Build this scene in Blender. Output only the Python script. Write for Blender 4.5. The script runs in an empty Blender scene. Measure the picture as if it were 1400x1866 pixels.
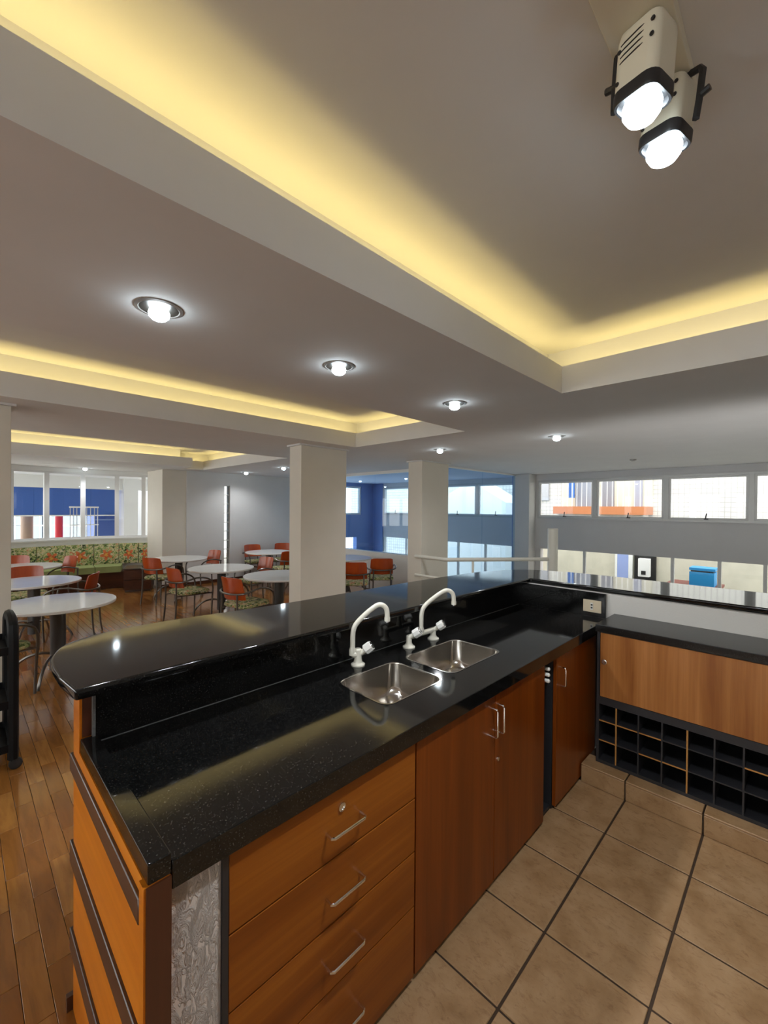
import bpy, bmesh, math, random
from math import pi, sin, cos, radians, sqrt, atan2, hypot
from mathutils import Vector, Matrix

random.seed(7)
S = bpy.context.scene
COL = S.collection

# ------------------------------------------------------------------ camera
F_PX, CXP, CYP = 771.05, 700.0, 933.0
EYE = Vector((0.0, 0.0, 1.70))
def cam_axes(yaw, pitch, roll):
    fwd = Vector((cos(yaw), sin(yaw), 0)); right = Vector((sin(yaw), -cos(yaw), 0)); up = Vector((0, 0, 1))
    f2 = cos(pitch) * fwd + sin(pitch) * up
    u2 = cos(pitch) * up - sin(pitch) * fwd
    return cos(roll) * right + sin(roll) * u2, cos(roll) * u2 - sin(roll) * right, f2
CR, CU, CF = cam_axes(radians(44.5927), radians(-.48503), radians(.45364))
cam = bpy.data.cameras.new('camera')
cam.sensor_fit = 'HORIZONTAL'; cam.sensor_width = 36.0
cam.lens = 36.0 * F_PX / 1400.0
cam.clip_start = 0.02; cam.clip_end = 200
camo = bpy.data.objects.new('camera', cam); COL.objects.link(camo)
camo.matrix_world = Matrix(((CR.x, CU.x, -CF.x, EYE.x), (CR.y, CU.y, -CF.y, EYE.y), (CR.z, CU.z, -CF.z, EYE.z), (0, 0, 0, 1)))
S.camera = camo
def ray(px, py): return CR * ((px - CXP) / F_PX) + CU * ((CYP - py) / F_PX) + CF
def on(px, py, axis, val):
    d = ray(px, py); t = (val - EYE[axis]) / d[axis]
    return EYE + d * t
def project(x, y, z):
    v = Vector((x, y, z)) - EYE
    dz = v.dot(CF)
    return CXP + F_PX * v.dot(CR) / dz, CYP - F_PX * v.dot(CU) / dz, dz

# ------------------------------------------------------------------ world, exposure
W = bpy.data.worlds.new('overcast_sky'); S.world = W; W.use_nodes = True
bgn = W.node_tree.nodes['Background']
bgn.inputs['Color'].default_value = (1.0, 0.99, 0.972, 1)
bgn.inputs['Strength'].default_value = 3.45
vs = S.view_settings
vs.view_transform = 'Standard'; vs.look = 'None'; vs.gamma = 1.0; vs.exposure = 0.55
vs.use_curve_mapping = False
S.cycles.use_denoising = True
S.cycles.max_bounces = 10; S.cycles.diffuse_bounces = 5; S.cycles.glossy_bounces = 4
S.cycles.transparent_max_bounces = 12
S.cycles.sample_clamp_indirect = 6.0
S.cycles.caustics_reflective = False; S.cycles.caustics_refractive = False

# ------------------------------------------------------------------ materials
def nodes(name):
    m = bpy.data.materials.new(name); m.use_nodes = True
    nt = m.node_tree
    return m, nt, nt.nodes['Principled BSDF']
def N(nt, t, **kw):
    n = nt.nodes.new(t)
    for k, v in kw.items(): setattr(n, k, v)
    return n
def setp(b, **kw):
    for k, v in kw.items():
        i = b.inputs.get(k.replace('_', ' '))
        if i is not None: i.default_value = v
def c4(c): return (c[0], c[1], c[2], 1)
def ramp(nt, fac, stops, interp='LINEAR'):
    r = N(nt, 'ShaderNodeValToRGB'); r.color_ramp.interpolation = interp
    e = r.color_ramp.elements
    while len(e) < len(stops): e.new(0.5)
    for i, (p, c) in enumerate(stops):
        e[i].position = p; e[i].color = c4(c)
    nt.links.new(fac, r.inputs['Fac'])
    return r.outputs['Color']
def coords(nt, scale=(1, 1, 1), src='Object', rot=(0, 0, 0), jitter=False):
    tc = N(nt, 'ShaderNodeTexCoord'); mp = N(nt, 'ShaderNodeMapping')
    mp.inputs['Scale'].default_value = scale; mp.inputs['Rotation'].default_value = rot
    out = tc.outputs[src]
    if jitter:
        oi = N(nt, 'ShaderNodeObjectInfo'); gi = N(nt, 'ShaderNodeNewGeometry')
        a = N(nt, 'ShaderNodeMath', operation='ADD'); nt.links.new(oi.outputs['Random'], a.inputs[0]); nt.links.new(gi.outputs['Random Per Island'], a.inputs[1])
        m = N(nt, 'ShaderNodeMath', operation='MULTIPLY'); nt.links.new(a.outputs[0], m.inputs[0]); m.inputs[1].default_value = 37.0
        v = N(nt, 'ShaderNodeVectorMath', operation='ADD'); nt.links.new(out, v.inputs[0]); nt.links.new(m.outputs[0], v.inputs[1]); out = v.outputs[0]
    nt.links.new(out, mp.inputs['Vector'])
    return mp.outputs['Vector']
def noise(nt, vec, scale, detail=4, rough=.55, dist=0.0):
    n = N(nt, 'ShaderNodeTexNoise'); n.inputs['Scale'].default_value = scale; n.inputs['Detail'].default_value = detail
    n.inputs['Roughness'].default_value = rough; n.inputs['Distortion'].default_value = dist
    nt.links.new(vec, n.inputs['Vector']); return n.outputs['Fac']
def bump(nt, b, h, strength=.3, dist=.01):
    n = N(nt, 'ShaderNodeBump'); n.inputs['Strength'].default_value = strength; n.inputs['Distance'].default_value = dist
    nt.links.new(h, n.inputs['Height']); nt.links.new(n.outputs['Normal'], b.inputs['Normal'])
def mixc(nt, fac, a, b, blend='MIX'):
    n = N(nt, 'ShaderNodeMix', data_type='RGBA', blend_type=blend)
    for sock, v in ((n.inputs[0], fac), (n.inputs[6], a), (n.inputs[7], b)):
        if isinstance(v, (int, float)): sock.default_value = v
        elif isinstance(v, tuple): sock.default_value = c4(v)
        else: nt.links.new(v, sock)
    return n.outputs[2]

def plain(name, col, rough=.5, metal=0.0, spec=None, coat=0.0, nz=0.0):
    m, nt, b = nodes(name)
    setp(b, Roughness=rough, Metallic=metal)
    b.inputs['Base Color'].default_value = c4(col)
    if spec is not None: b.inputs['Specular IOR Level'].default_value = spec
    if coat: b.inputs['Coat Weight'].default_value = coat; b.inputs['Coat Roughness'].default_value = .06
    if nz:
        f = noise(nt, coords(nt), 3.0, 3)
        nt.links.new(ramp(nt, f, [(.3, tuple(x * (1 - nz) for x in col)), (.7, tuple(min(1, x * (1 + nz)) for x in col))]), b.inputs['Base Color'])
    return m
def emis(name, col, strength):
    m, nt, b = nodes(name)
    b.inputs['Base Color'].default_value = c4(col)
    b.inputs['Emission Color'].default_value = c4(col); b.inputs['Emission Strength'].default_value = strength
    return m
def wood(name, c1, c2, c3, axis='Z', rough=.3, freq=1.0, coat=.25, spec=.5):
    m, nt, b = nodes(name)
    lo, hi = .55 * freq, 9.0 * freq
    sc = {'X': (lo, hi, hi), 'Y': (hi, lo, hi), 'Z': (hi, hi, lo)}[axis]
    v = coords(nt, sc, jitter=True)
    f = noise(nt, v, 1.0, 5, .55, .5)
    v2 = coords(nt, tuple(a * (7 if a > 2 else 2) for a in sc), jitter=True)
    g = noise(nt, v2, 1.0, 3, .6)
    col = ramp(nt, f, [(.3, c1), (.5, c2), (.72, c3)])
    col = mixc(nt, ramp(nt, g, [(.35, (0, 0, 0)), (.6, (.35, .35, .35))]), col, c1)
    nt.links.new(col, b.inputs['Base Color'])
    setp(b, Roughness=rough); b.inputs['Specular IOR Level'].default_value = spec
    b.inputs['Coat Weight'].default_value = coat; b.inputs['Coat Roughness'].default_value = .15
    bump(nt, b, g, .08, .002)
    return m
def granite(name, base, rough, spk=.06):
    m, nt, b = nodes(name)
    v = coords(nt)
    n1 = noise(nt, v, 260, 2); n2 = noise(nt, v, 40, 3)
    c = mixc(nt, ramp(nt, n1, [(.6, (0, 0, 0)), (.74, (1, 1, 1))]), base, (spk, spk * .97, spk * .9))
    c = mixc(nt, ramp(nt, n2, [(.45, (0, 0, 0)), (.75, (.5, .5, .5))]), c, tuple(x * 2.2 for x in base))
    nt.links.new(c, b.inputs['Base Color']); setp(b, Roughness=rough)
    b.inputs['IOR'].default_value = 1.5
    return m
def glassy(name, tint, refl=.07, rough=0.0):
    m = bpy.data.materials.new(name); m.use_nodes = True; nt = m.node_tree
    nt.nodes.remove(nt.nodes['Principled BSDF'])
    out = nt.nodes['Material Output']
    t = N(nt, 'ShaderNodeBsdfTransparent'); t.inputs['Color'].default_value = c4(tint)
    g = N(nt, 'ShaderNodeBsdfGlossy'); g.inputs['Roughness'].default_value = rough
    fr = N(nt, 'ShaderNodeFresnel'); fr.inputs['IOR'].default_value = 1.35
    ad = N(nt, 'ShaderNodeMath', operation='ADD'); ad.inputs[1].default_value = refl; nt.links.new(fr.outputs[0], ad.inputs[0])
    ge = N(nt, 'ShaderNodeNewGeometry'); inv = N(nt, 'ShaderNodeMath', operation='SUBTRACT'); inv.inputs[0].default_value = 1.0; nt.links.new(ge.outputs['Backfacing'], inv.inputs[1])
    ml = N(nt, 'ShaderNodeMath', operation='MULTIPLY'); nt.links.new(ad.outputs[0], ml.inputs[0]); nt.links.new(inv.outputs[0], ml.inputs[1])
    mx = N(nt, 'ShaderNodeMixShader'); nt.links.new(ml.outputs[0], mx.inputs[0])
    nt.links.new(t.outputs[0], mx.inputs[1]); nt.links.new(g.outputs[0], mx.inputs[2])
    nt.links.new(mx.outputs[0], out.inputs['Surface'])
    return m
def floral(name, flower=False, light=1.0):
    m, nt, b = nodes(name)
    v = coords(nt, (1, 1, 1), jitter=True)
    f = noise(nt, v, 11, 3, .55, 1.6)
    g = noise(nt, v, 20, 2, .5, 1.0)
    k = light
    col = ramp(nt, f, [(.30, (.02 * k, .03 * k, .012 * k)), (.38, (.10 * k, .15 * k, .04 * k)), (.46, (.30 * k, .36 * k, .13 * k)), (.54, (.58 * k, .52 * k, .26 * k)), (.61, (.50 * k, .20 * k, .10 * k))], 'CONSTANT')
    col = mixc(nt, ramp(nt, g, [(.55, (0, 0, 0)), (.62, (1, 1, 1))]), col, (.60 * k, .54 * k, .36 * k))
    if flower:
        tc = N(nt, 'ShaderNodeTexCoord'); sp = N(nt, 'ShaderNodeSeparateXYZ'); nt.links.new(tc.outputs['UV'], sp.inputs[0])
        def mth(op, a, bb=None):
            n = N(nt, 'ShaderNodeMath', operation=op)
            for i, q in enumerate((a, bb)):
                if q is None: continue
                if isinstance(q, (int, float)): n.inputs[i].default_value = q
                else: nt.links.new(q, n.inputs[i])
            return n.outputs[0]
        dx = mth('SUBTRACT', sp.outputs[0], .5); dy = mth('SUBTRACT', sp.outputs[1], .46)
        r = mth('SQRT', mth('ADD', mth('MULTIPLY', dx, dx), mth('MULTIPLY', dy, dy)))
        th = mth('ARCTAN2', dy, dx)
        pet = mth('ADD', .20, mth('MULTIPLY', .08, mth('COSINE', mth('ADD', mth('MULTIPLY', th, 5.0), .8))))
        pet = mth('ADD', pet, mth('MULTIPLY', mth('SUBTRACT', f, .5), .2))
        msk = mth('LESS_THAN', r, pet)
        fc = ramp(nt, mth('ADD', mth('MULTIPLY', r, 3.0), mth('MULTIPLY', mth('SUBTRACT', g, .5), .9)), [(.1, (.75, .42, .08)), (.3, (.62, .1, .03)), (.6, (.72, .2, .07))])
        col = mixc(nt, msk, col, fc)
    nt.links.new(col, b.inputs['Base Color']); setp(b, Roughness=.8)
    return m
def grid_wall(name, c1, c2, mortar, bw, bh, ms, axis='X', rough=.6):
    m, nt, b = nodes(name)
    rot = {'X': (pi / 2, 0, pi / 2), 'Y': (pi / 2, 0, 0), 'Z': (0, 0, 0)}[axis]
    tc = N(nt, 'ShaderNodeTexCoord'); sp = N(nt, 'ShaderNodeSeparateXYZ'); cb = N(nt, 'ShaderNodeCombineXYZ')
    nt.links.new(tc.outputs['Object'], sp.inputs[0])
    o = {'X': (1, 2), 'Y': (0, 2), 'Z': (0, 1)}[axis]
    nt.links.new(sp.outputs[o[0]], cb.inputs[0]); nt.links.new(sp.outputs[o[1]], cb.inputs[1])
    bt = N(nt, 'ShaderNodeTexBrick'); bt.offset = 0.0
    bt.inputs['Scale'].default_value = 1.0; bt.inputs['Mortar Size'].default_value = ms
    bt.inputs['Brick Width'].default_value = bw; bt.inputs['Row Height'].default_value = bh
    bt.inputs['Color1'].default_value = c4(c1); bt.inputs['Color2'].default_value = c4(c2); bt.inputs['Mortar'].default_value = c4(mortar)
    nt.links.new(cb.outputs[0], bt.inputs['Vector'])
    nt.links.new(bt.outputs['Color'], b.inputs['Base Color']); setp(b, Roughness=rough)
    return m

MT = {}
MT['ceil'] = plain('ceiling_paint', (.70, .69, .68), .85, nz=.02)
MT['wall'] = plain('wall_paint', (.66, .65, .63), .8, nz=.02)
MT['colpaint'] = plain('column_paint', (.69, .64, .55), .7, nz=.02)
MT['white'] = plain('white_paint', (.80, .80, .78), .45)
MT['frame'] = plain('frame_grey_white', (.76, .76, .75), .4)
MT['alu'] = plain('window_aluminium', (.55, .55, .54), .4, .3)
MT['granite'] = granite('black_granite', (.004, .004, .004), .07, .05)
MT['granite_bar'] = granite('bar_top_granite', (.004, .004, .004), .07, .05)
MT['granite_low'] = granite('honed_granite', (.004, .004, .004), .22, .05)
MT['granite_edge'] = granite('sawn_granite', (.10, .10, .10), .5, .25)
MT['wood_v'] = wood('cabinet_veneer_upright', (.125, .026, .0022), (.205, .046, .004), (.285, .072, .008), 'Z', coat=.03, spec=.3)
MT['wood_h'] = wood('cabinet_veneer_level', (.18, .044, .0035), (.27, .075, .006), (.35, .11, .011), 'X', coat=.03, spec=.3)
MT['wood_flap'] = wood('flap_veneer', (.20, .062, .012), (.38, .15, .038), (.50, .22, .07), 'Z', coat=.1)
MT['wood_end'] = wood('end_panel_veneer', (.50, .135, .006), (.64, .195, .010), (.74, .25, .018), 'Y', freq=.8, coat=.05, spec=.35)
MT['wood_edge'] = plain('orange_edge_band', (.40, .19, .05), .5, nz=.1)
MT['wood_dark'] = wood('dark_stained_wood', (.035, .014, .010), (.055, .022, .015), (.075, .032, .02), 'Y', rough=.35)
MT['wood_red'] = wood('reddish_dark_wood', (.05, .013, .005), (.075, .02, .008), (.1, .03, .012), 'Z', rough=.35)
MT['laminate'] = plain('charcoal_laminate', (.022, .022, .025), .45)
MT['black'] = plain('black_interior', (.004, .004, .0045), .6)
MT['chrome'] = plain('chrome', (.82, .82, .82), .12, 1.0)
MT['cream'] = plain('cream_enamel', (.78, .76, .66), .22, coat=.4)
MT['ivory'] = plain('ivory_plastic', (.72, .62, .45), .35)
MT['whitepl'] = plain('white_plastic', (.8, .8, .76), .35)
MT['steel'] = plain('stainless_steel', (.62, .59, .55), .16, 1.0)
MT['tube'] = plain('grey_tube_metal', (.16, .145, .13), .28, .85)
MT['ped'] = plain('pedestal_grey', (.065, .062, .06), .4, .3)
MT['tabletop'] = plain('white_table_stone', (.87, .87, .84), .08, nz=.03)
MT['rust'] = wood('rust_laminate', (.38, .05, .006), (.46, .07, .008), (.52, .085, .012), 'Z', rough=.3, coat=.25)
MT['seat'] = floral('floral_seat_fabric')
MT['back'] = floral('floral_back_fabric', True, 1.1)
MT['green'] = plain('green_upholstery', (.32, .38, .14), .65, nz=.12)
MT['bench'] = wood('bench_dark_wood', (.06, .018, .007), (.085, .026, .010), (.11, .036, .014), 'X', rough=.4, coat=.05, spec=.3)
MT['blackmetal'] = plain('black_tube', (.004, .004, .0045), .5, spec=.2)
MT['blue'] = plain('blue_paint', (.15, .26, .55), .6)
MT['grey'] = plain('grey_panel_paint', (.66, .65, .65), .7, nz=.02)
MT['glass'] = glassy('window_glass', (.94, .96, .96), .02)
MT['glass_blue'] = glassy('partition_glass', (.72, .84, .95), .03)
MT['lamp_body'] = plain('lamp_cream_metal', (.72, .68, .55), .35)
MT['lamp_black'] = plain('lamp_black_metal', (.018, .017, .018), .4)
MT['bulb'] = emis('lit_bulb', (.78, .92, 1.0), 24.0)
MT['led'] = emis('warm_led', (1.0, .80, .30), 6.0)
MT['ring'] = plain('downlight_ring', (.32, .30, .28), .35, .6)
MT['reflector'] = plain('downlight_reflector', (.04, .035, .03), .4, .5)
MT['rail'] = plain('rail_paint', (.72, .70, .62), .4)
MT['rubber'] = plain('black_rubber', (.015, .015, .015), .6)

# rough plaster
m, nt, b = nodes('rough_plaster'); setp(b, Roughness=.7); b.inputs['Base Color'].default_value = (.66, .60, .55, 1)
hgt = ramp(nt, noise(nt, coords(nt, (1, 1, .45)), 42, 5, .6, 1.6), [(.40, (0, 0, 0)), (.52, (1, 1, 1)), (.62, (.35, .35, .35))])
bump(nt, b, hgt, 1.0, .006); MT['plaster'] = m
m, nt, b = nodes('fine_plaster'); setp(b, Roughness=.75); b.inputs['Base Color'].default_value = (.74, .73, .70, 1)
bump(nt, b, noise(nt, coords(nt), 90, 4), .25, .004); MT['plaster_white'] = m
# floor tile
m, nt, b = nodes('beige_floor_tile')
v = coords(nt, (1, 1, 1), jitter=True)
f = noise(nt, v, 7, 5, .6, .4); g = noise(nt, coords(nt, (48, 24, 40), rot=(0, 0, .5), jitter=True), 1.0, 5, .75, .6)
col = ramp(nt, f, [(.3, (.27, .155, .068)), (.5, (.35, .215, .105)), (.7, (.41, .265, .14))])
col = mixc(nt, ramp(nt, g, [(.52, (0, 0, 0)), (.70, (.6, .6, .6))]), col, (.18, .085, .034))
nt.links.new(col, b.inputs['Base Color']); setp(b, Roughness=.5); bump(nt, b, g, .12, .002); MT['tile'] = m
MT['grout'] = plain('dark_grout', (.045, .025, .012), .8)
# plank floor
m, nt, b = nodes('parquet_plank')
oi = N(nt, 'ShaderNodeObjectInfo'); gi = N(nt, 'ShaderNodeNewGeometry')
ad = N(nt, 'ShaderNodeMath', operation='ADD'); nt.links.new(oi.outputs['Random'], ad.inputs[0]); nt.links.new(gi.outputs['Random Per Island'], ad.inputs[1])
fr = N(nt, 'ShaderNodeMath', operation='FRACT'); nt.links.new(ad.outputs[0], fr.inputs[0])
base = ramp(nt, fr.outputs[0], [(0.0, (.22, .078, .016)), (.3, (.31, .122, .025)), (.7, (.37, .155, .035)), (1.0, (.46, .21, .052))])
g = noise(nt, coords(nt, (22, 3, 20), jitter=True), 1.0, 5, .6, .6)
base = mixc(nt, ramp(nt, g, [(.4, (0, 0, 0)), (.7, (.6, .6, .6))]), base, (.16, .06, .018))
nt.links.new(base, b.inputs['Base Color']); setp(b, Roughness=.15)
b.inputs['Coat Weight'].default_value = .4; b.inputs['Coat Roughness'].default_value = .1
bump(nt, b, g, .06, .002); MT['plank'] = m
MT['subfloor'] = plain('dark_subfloor', (.03, .014, .006), .8)
MT['facade'] = grid_wall('white_tiled_facade', (.62, .61, .57), (.56, .55, .52), (.36, .35, .34), .115, .115, .009)

# ------------------------------------------------------------------ mesh helpers
def bx(bm, x0, x1, y0, y1, z0, z1, bev=0.0, seg=2):
    r = bmesh.ops.create_cube(bm, size=1.0)
    vsx = r['verts']
    for v in vsx:
        v.co = Vector(((x0 + x1) / 2 + v.co.x * (x1 - x0), (y0 + y1) / 2 + v.co.y * (y1 - y0), (z0 + z1) / 2 + v.co.z * (z1 - z0)))
    if bev:
        es = {e for v in vsx for e in v.link_edges}
        bmesh.ops.bevel(bm, geom=list(es), offset=bev, segments=seg, affect='EDGES', profile=.5)
    return bm
def box(*a, **k): return bx(bmesh.new(), *a, **k)
def plate(bm, outer, holes, z0, z1, axis='Z'):
    """outline with holes, extruded; axis Z: (x,y)@z, X: (y,z)@x, Y: (x,z)@y"""
    def P(u, v, w): return {'Z': (u, v, w), 'X': (w, u, v), 'Y': (u, w, v)}[axis]
    rings = []
    for w in (z0, z1):
        edges, loops = [], []
        for lp in [outer] + holes:
            vl = [bm.verts.new(P(u, v, w)) for u, v in lp]
            edges += [bm.edges.new((vl[i], vl[(i + 1) % len(vl)])) for i in range(len(vl))]
            loops.append(vl)
        bmesh.ops.triangle_fill(bm, edges=edges, use_beauty=True, use_dissolve=False)
        rings.append(loops)
    for la, lb in zip(*rings):
        for i in range(len(la)):
            j = (i + 1) % len(la)
            bm.faces.new((la[i], la[j], lb[j], lb[i]))
    bmesh.ops.recalc_face_normals(bm, faces=bm.faces[:])
    return bm
def rect(a0, a1, b0, b1): return [(a0, b0), (a1, b0), (a1, b1), (a0, b1)]
def rrect(a0, a1, b0, b1, r, n=5):
    out = []
    for cx, cy, s in ((a1 - r, b1 - r, 0), (a0 + r, b1 - r, 1), (a0 + r, b0 + r, 2), (a1 - r, b0 + r, 3)):
        for i in range(n + 1):
            a = (s + i / n) * pi / 2
            out.append((cx + r * cos(a), cy + r * sin(a)))
    return out
def smoothpts(pts, n=5):
    P = [Vector(p) for p in pts]; out = []
    for i in range(len(P) - 1):
        p0 = P[max(i - 1, 0)]; p1 = P[i]; p2 = P[i + 1]; p3 = P[min(i + 2, len(P) - 1)]
        for k in range(n):
            t = k / n
            out.append(.5 * ((2 * p1) + (p2 - p0) * t + (2 * p0 - 5 * p1 + 4 * p2 - p3) * t * t + (3 * p1 - p0 - 3 * p2 + p3) * t ** 3))
    out.append(P[-1]); return out
def tube(bm, pts, r, n=8):
    P = [Vector(p) for p in pts]; rs = r if isinstance(r, (list, tuple)) else [r] * len(P)
    prev = None; rings = []
    for i, p in enumerate(P):
        t = (P[min(i + 1, len(P) - 1)] - P[max(i - 1, 0)]).normalized()
        if prev is None:
            a = Vector((0, 0, 1)) if abs(t.z) < .9 else Vector((1, 0, 0))
            nrm = (a - t * a.dot(t)).normalized()
        else:
            nrm = (prev - t * prev.dot(t)).normalized()
        prev = nrm; bn = t.cross(nrm)
        rings.append([bm.verts.new(p + (nrm * cos(2 * pi * k / n) + bn * sin(2 * pi * k / n)) * rs[i]) for k in range(n)])
    for a, b2 in zip(rings, rings[1:]):
        for k in range(n): bm.faces.new((a[k], a[(k + 1) % n], b2[(k + 1) % n], b2[k]))
    bm.faces.new(rings[0][::-1]); bm.faces.new(rings[-1])
    return bm
def lathe(bm, prof, n=24, M=None, cap=True):
    rings = []
    for r, z in prof:
        rings.append([bm.verts.new((r * cos(2 * pi * k / n), r * sin(2 * pi * k / n), z)) for k in range(n)])
    for a, b2 in zip(rings, rings[1:]):
        for k in range(n): bm.faces.new((a[k], a[(k + 1) % n], b2[(k + 1) % n], b2[k]))
    if cap: bm.faces.new(rings[0][::-1]); bm.faces.new(rings[-1])
    if M is not None: bmesh.ops.transform(bm, matrix=M, verts=[v for rg in rings for v in rg])
    return bm
def mesh_of(name, bm, mat, smooth=True):
    bmesh.ops.recalc_face_normals(bm, faces=bm.faces[:])
    me = bpy.data.meshes.new(name); bm.to_mesh(me); bm.free()
    if mat is not None:
        for k in (mat if isinstance(mat, list) else [mat]): me.materials.append(MT[k] if isinstance(k, str) else k)
    if smooth:
        me.polygons.foreach_set('use_smooth', [True] * len(me.polygons)); me.set_sharp_from_angle(angle=radians(38))
    return me
ORG = {}
def obj(name, bm, mat, parent=None, kind=None, label=None, cat=None, group=None, origin=None):
    """bm in world coordinates; children of a thing are shifted to its origin, single things get an origin at their base"""
    if parent is not None: o0 = ORG[parent.name]
    elif origin is not None: o0 = Vector(origin)
    else:
        cs = [v.co for v in bm.verts]
        o0 = Vector((sum(c.x for c in cs) / len(cs), sum(c.y for c in cs) / len(cs), min(c.z for c in cs)))
    bmesh.ops.translate(bm, verts=bm.verts[:], vec=-o0)
    o = bpy.data.objects.new(name, mesh_of(name, bm, mat)); COL.objects.link(o)
    if parent is not None: o.parent = parent
    else: o.location = o0
    ORG[o.name] = o0
    if len(o.data.polygons) < 4000: o.modifiers.new('weighted', 'WEIGHTED_NORMAL').keep_sharp = True
    if kind: o['kind'] = kind
    if label: o['label'] = label
    if cat: o['category'] = cat
    if group: o['group'] = group
    return o
def thing(name, label, cat, loc=(0, 0, 0), rz=0.0, group=None, kind=None):
    o = bpy.data.objects.new(name, None); COL.objects.link(o); o.empty_display_size = .1
    o.location = loc; o.rotation_euler = (0, 0, rz)
    ORG[o.name] = Vector(loc) if rz == 0 else Vector((0, 0, 0))
    if label: o['label'] = label
    if cat: o['category'] = cat
    if group: o['group'] = group
    if kind: o['kind'] = kind
    return o
def structure(name, label, loc=(0, 0, 0)): return thing(name, label, None, loc, kind='structure')
def share(src, parent, loc, name=None, rot=None):
    c = src.copy(); COL.objects.link(c); c.parent = parent; c.location = loc
    if rot is not None: c.rotation_euler = rot
    return c
def copy_thing(root, loc, rz, label, group=None):
    r = root.copy(); COL.objects.link(r); r.location = loc; r.rotation_euler = (0, 0, rz); r['label'] = label
    if group: r['group'] = group
    for ch in list(root.children):
        c = ch.copy(); COL.objects.link(c); c.parent = r
        for g in list(ch.children):
            d = g.copy(); COL.objects.link(d); d.parent = c
    return r
def light(kind, name, loc, power, col, parent=None, **kw):
    L = bpy.data.lights.new(name, kind); L.energy = power; L.color = col
    for k, v in kw.items():
        if k != 'rot': setattr(L, k, v)
    o = bpy.data.objects.new(name, L); COL.objects.link(o)
    o.location = Vector(loc) - (ORG[parent.name] if parent is not None else Vector((0, 0, 0)))
    if parent is not None: o.parent = parent
    o.rotation_euler = kw.get('rot', (0, 0, 0))
    return o

# ================================================================== STRUCTURE
ZC, ZB, H, HT = .939, 1.147, 2.477, 2.82      # counter, bar top, soffit, tray ceiling
LIP = 2.655
# ---- wood floor with planks
fl = structure('floor', 'glossy reddish-brown parquet floor of short planks')
bm = bmesh.new()
bx(bm, -3.6, .262, -2.3, 11.6, -.3, -.006); bx(bm, .262, 4.3, 1.0, 11.6, -.3, -.006); bx(bm, 4.3, 6.2, 4.3, 11.6, -.3, -.006)
obj('subfloor', bm, 'subfloor', fl)
PW, PL = .0775, .389
cand = []
for k in range(-48, 78):
    x0 = .160 + PW * k
    if x0 < -3.59 or x0 + PW > 6.15: continue
    for n in range(-12, 24):
        y0 = 2.154 + PL * n + (PL / 2 if k % 2 else 0)
        if y0 < -2.2 or y0 + PL > 10.4: continue
        xc, yc = x0 + PW / 2, y0 + PL / 2
        if x0 < .262 or x0 > .262:
            if x0 + PW > .262 and y0 < 1.0: continue
            if xc > 4.25 and y0 < 4.35: continue
        px, py, d = project(xc, yc, 0) if (xc * .7 + yc * .7) > .5 else (-999, 0, 99)
        seen = -40 < px < 1000 and py < 1900
        if seen:   # behind the bar top?
            t = (1.70 - ZB) / 1.70
            bxx, byy = xc * t, yc * t
            if (bxx > .24 and 1.545 < byy < 2.1) or byy < 1.545 and bxx > .26: seen = False
        cand.append((0 if seen else 1, d, x0, y0))
cand.sort()
pm = mesh_of('plank', box(.0007, PW - .0007, .0007, PL - .0007, -.012, 0, bev=.0012, seg=1), 'plank')
for s, d, x0, y0 in cand[:290]:
    o = bpy.data.objects.new('plank', pm); COL.objects.link(o); o.parent = fl; o.location = (x0, y0, 0)
bm = bmesh.new()
for s, d, x0, y0 in cand[290:]:
    bx(bm, x0 + .0007, x0 + PW - .0007, y0 + .0007, y0 + PL - .0007, -.012, 0)
me = mesh_of('planks', bm, 'plank', smooth=False)
o = bpy.data.objects.new('far_planks', me); COL.objects.link(o); o.parent = fl; o['kind'] = 'stuff'

# ---- tiled bar floor
tf = structure('floor_tiled', 'beige ceramic tiled floor with dark grout behind the bar')
obj('grout_bed', box(.262, 2.90, -2.3, 1.02, -.3, -.004), 'grout', tf)
TS = .3685
gx, gy = .0042, .005
xs = [2.772 - TS * k for k in range(0, 8)]; ys = [.716 + TS - TS * k for k in range(0, 9)]
for i in range(7):
    for j in range(8):
        x1, x0 = xs[i] - gx, max(xs[i + 1] + gx, .264)
        y1, y0 = min(ys[j] - gy, 1.0), ys[j + 1] + gy
        if x1 - x0 < .03: continue
        obj('tile', box(x0, x1, y0, y1, -.012, 0, bev=.002, seg=1), 'tile', tf)
# tiled plinth under the wine rack cabinet
pl = structure('baseboard_right', 'beige tiled plinth below the wine rack cabinet')
obj('plinth_core', box(2.772, 3.19, -2.3, .965, 0, .104), 'grout', pl)
for j in range(8):
    y1, y0 = min(ys[j] - .004, .962), ys[j + 1] + .004
    obj('plinth_tile', box(2.752, 2.772, y0, y1, .002, .104, bev=.002, seg=1), 'tile', pl)
    obj('ledge_tile', box(2.752, 2.90, y0, y1, .104, .116, bev=.003, seg=1), 'tile', pl)

# ---- lower level floor below the void
obj('floor_lower', box(4.3, 9.1, -3.2, 9.5, -2.7, -2.5), plain('lower_floor', (.35, .33, .3), .5), kind='structure', label='pale floor of the lower level below the stair void')
obj('sky_block_side', box(4.24, 4.3, 4.3, 9.57, -2.5, -.3), 'wall', kind='structure', label='unseen side wall added under the dining floor to block sky light')  # unseen, added to keep sky light from leaking into the void
obj('sky_block_end', box(4.3, 6.2, 9.42, 9.57, -2.5, -.3), 'wall', kind='structure', label='unseen end wall added under the dining floor to block sky light')  # added out of view to shut off the sky at this end
obj('wall_void', box(4.24, 4.3, -2.3, 4.3, -2.5, -.004), 'wall', kind='structure', label='painted edge wall below the upper floor at the void')

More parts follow.
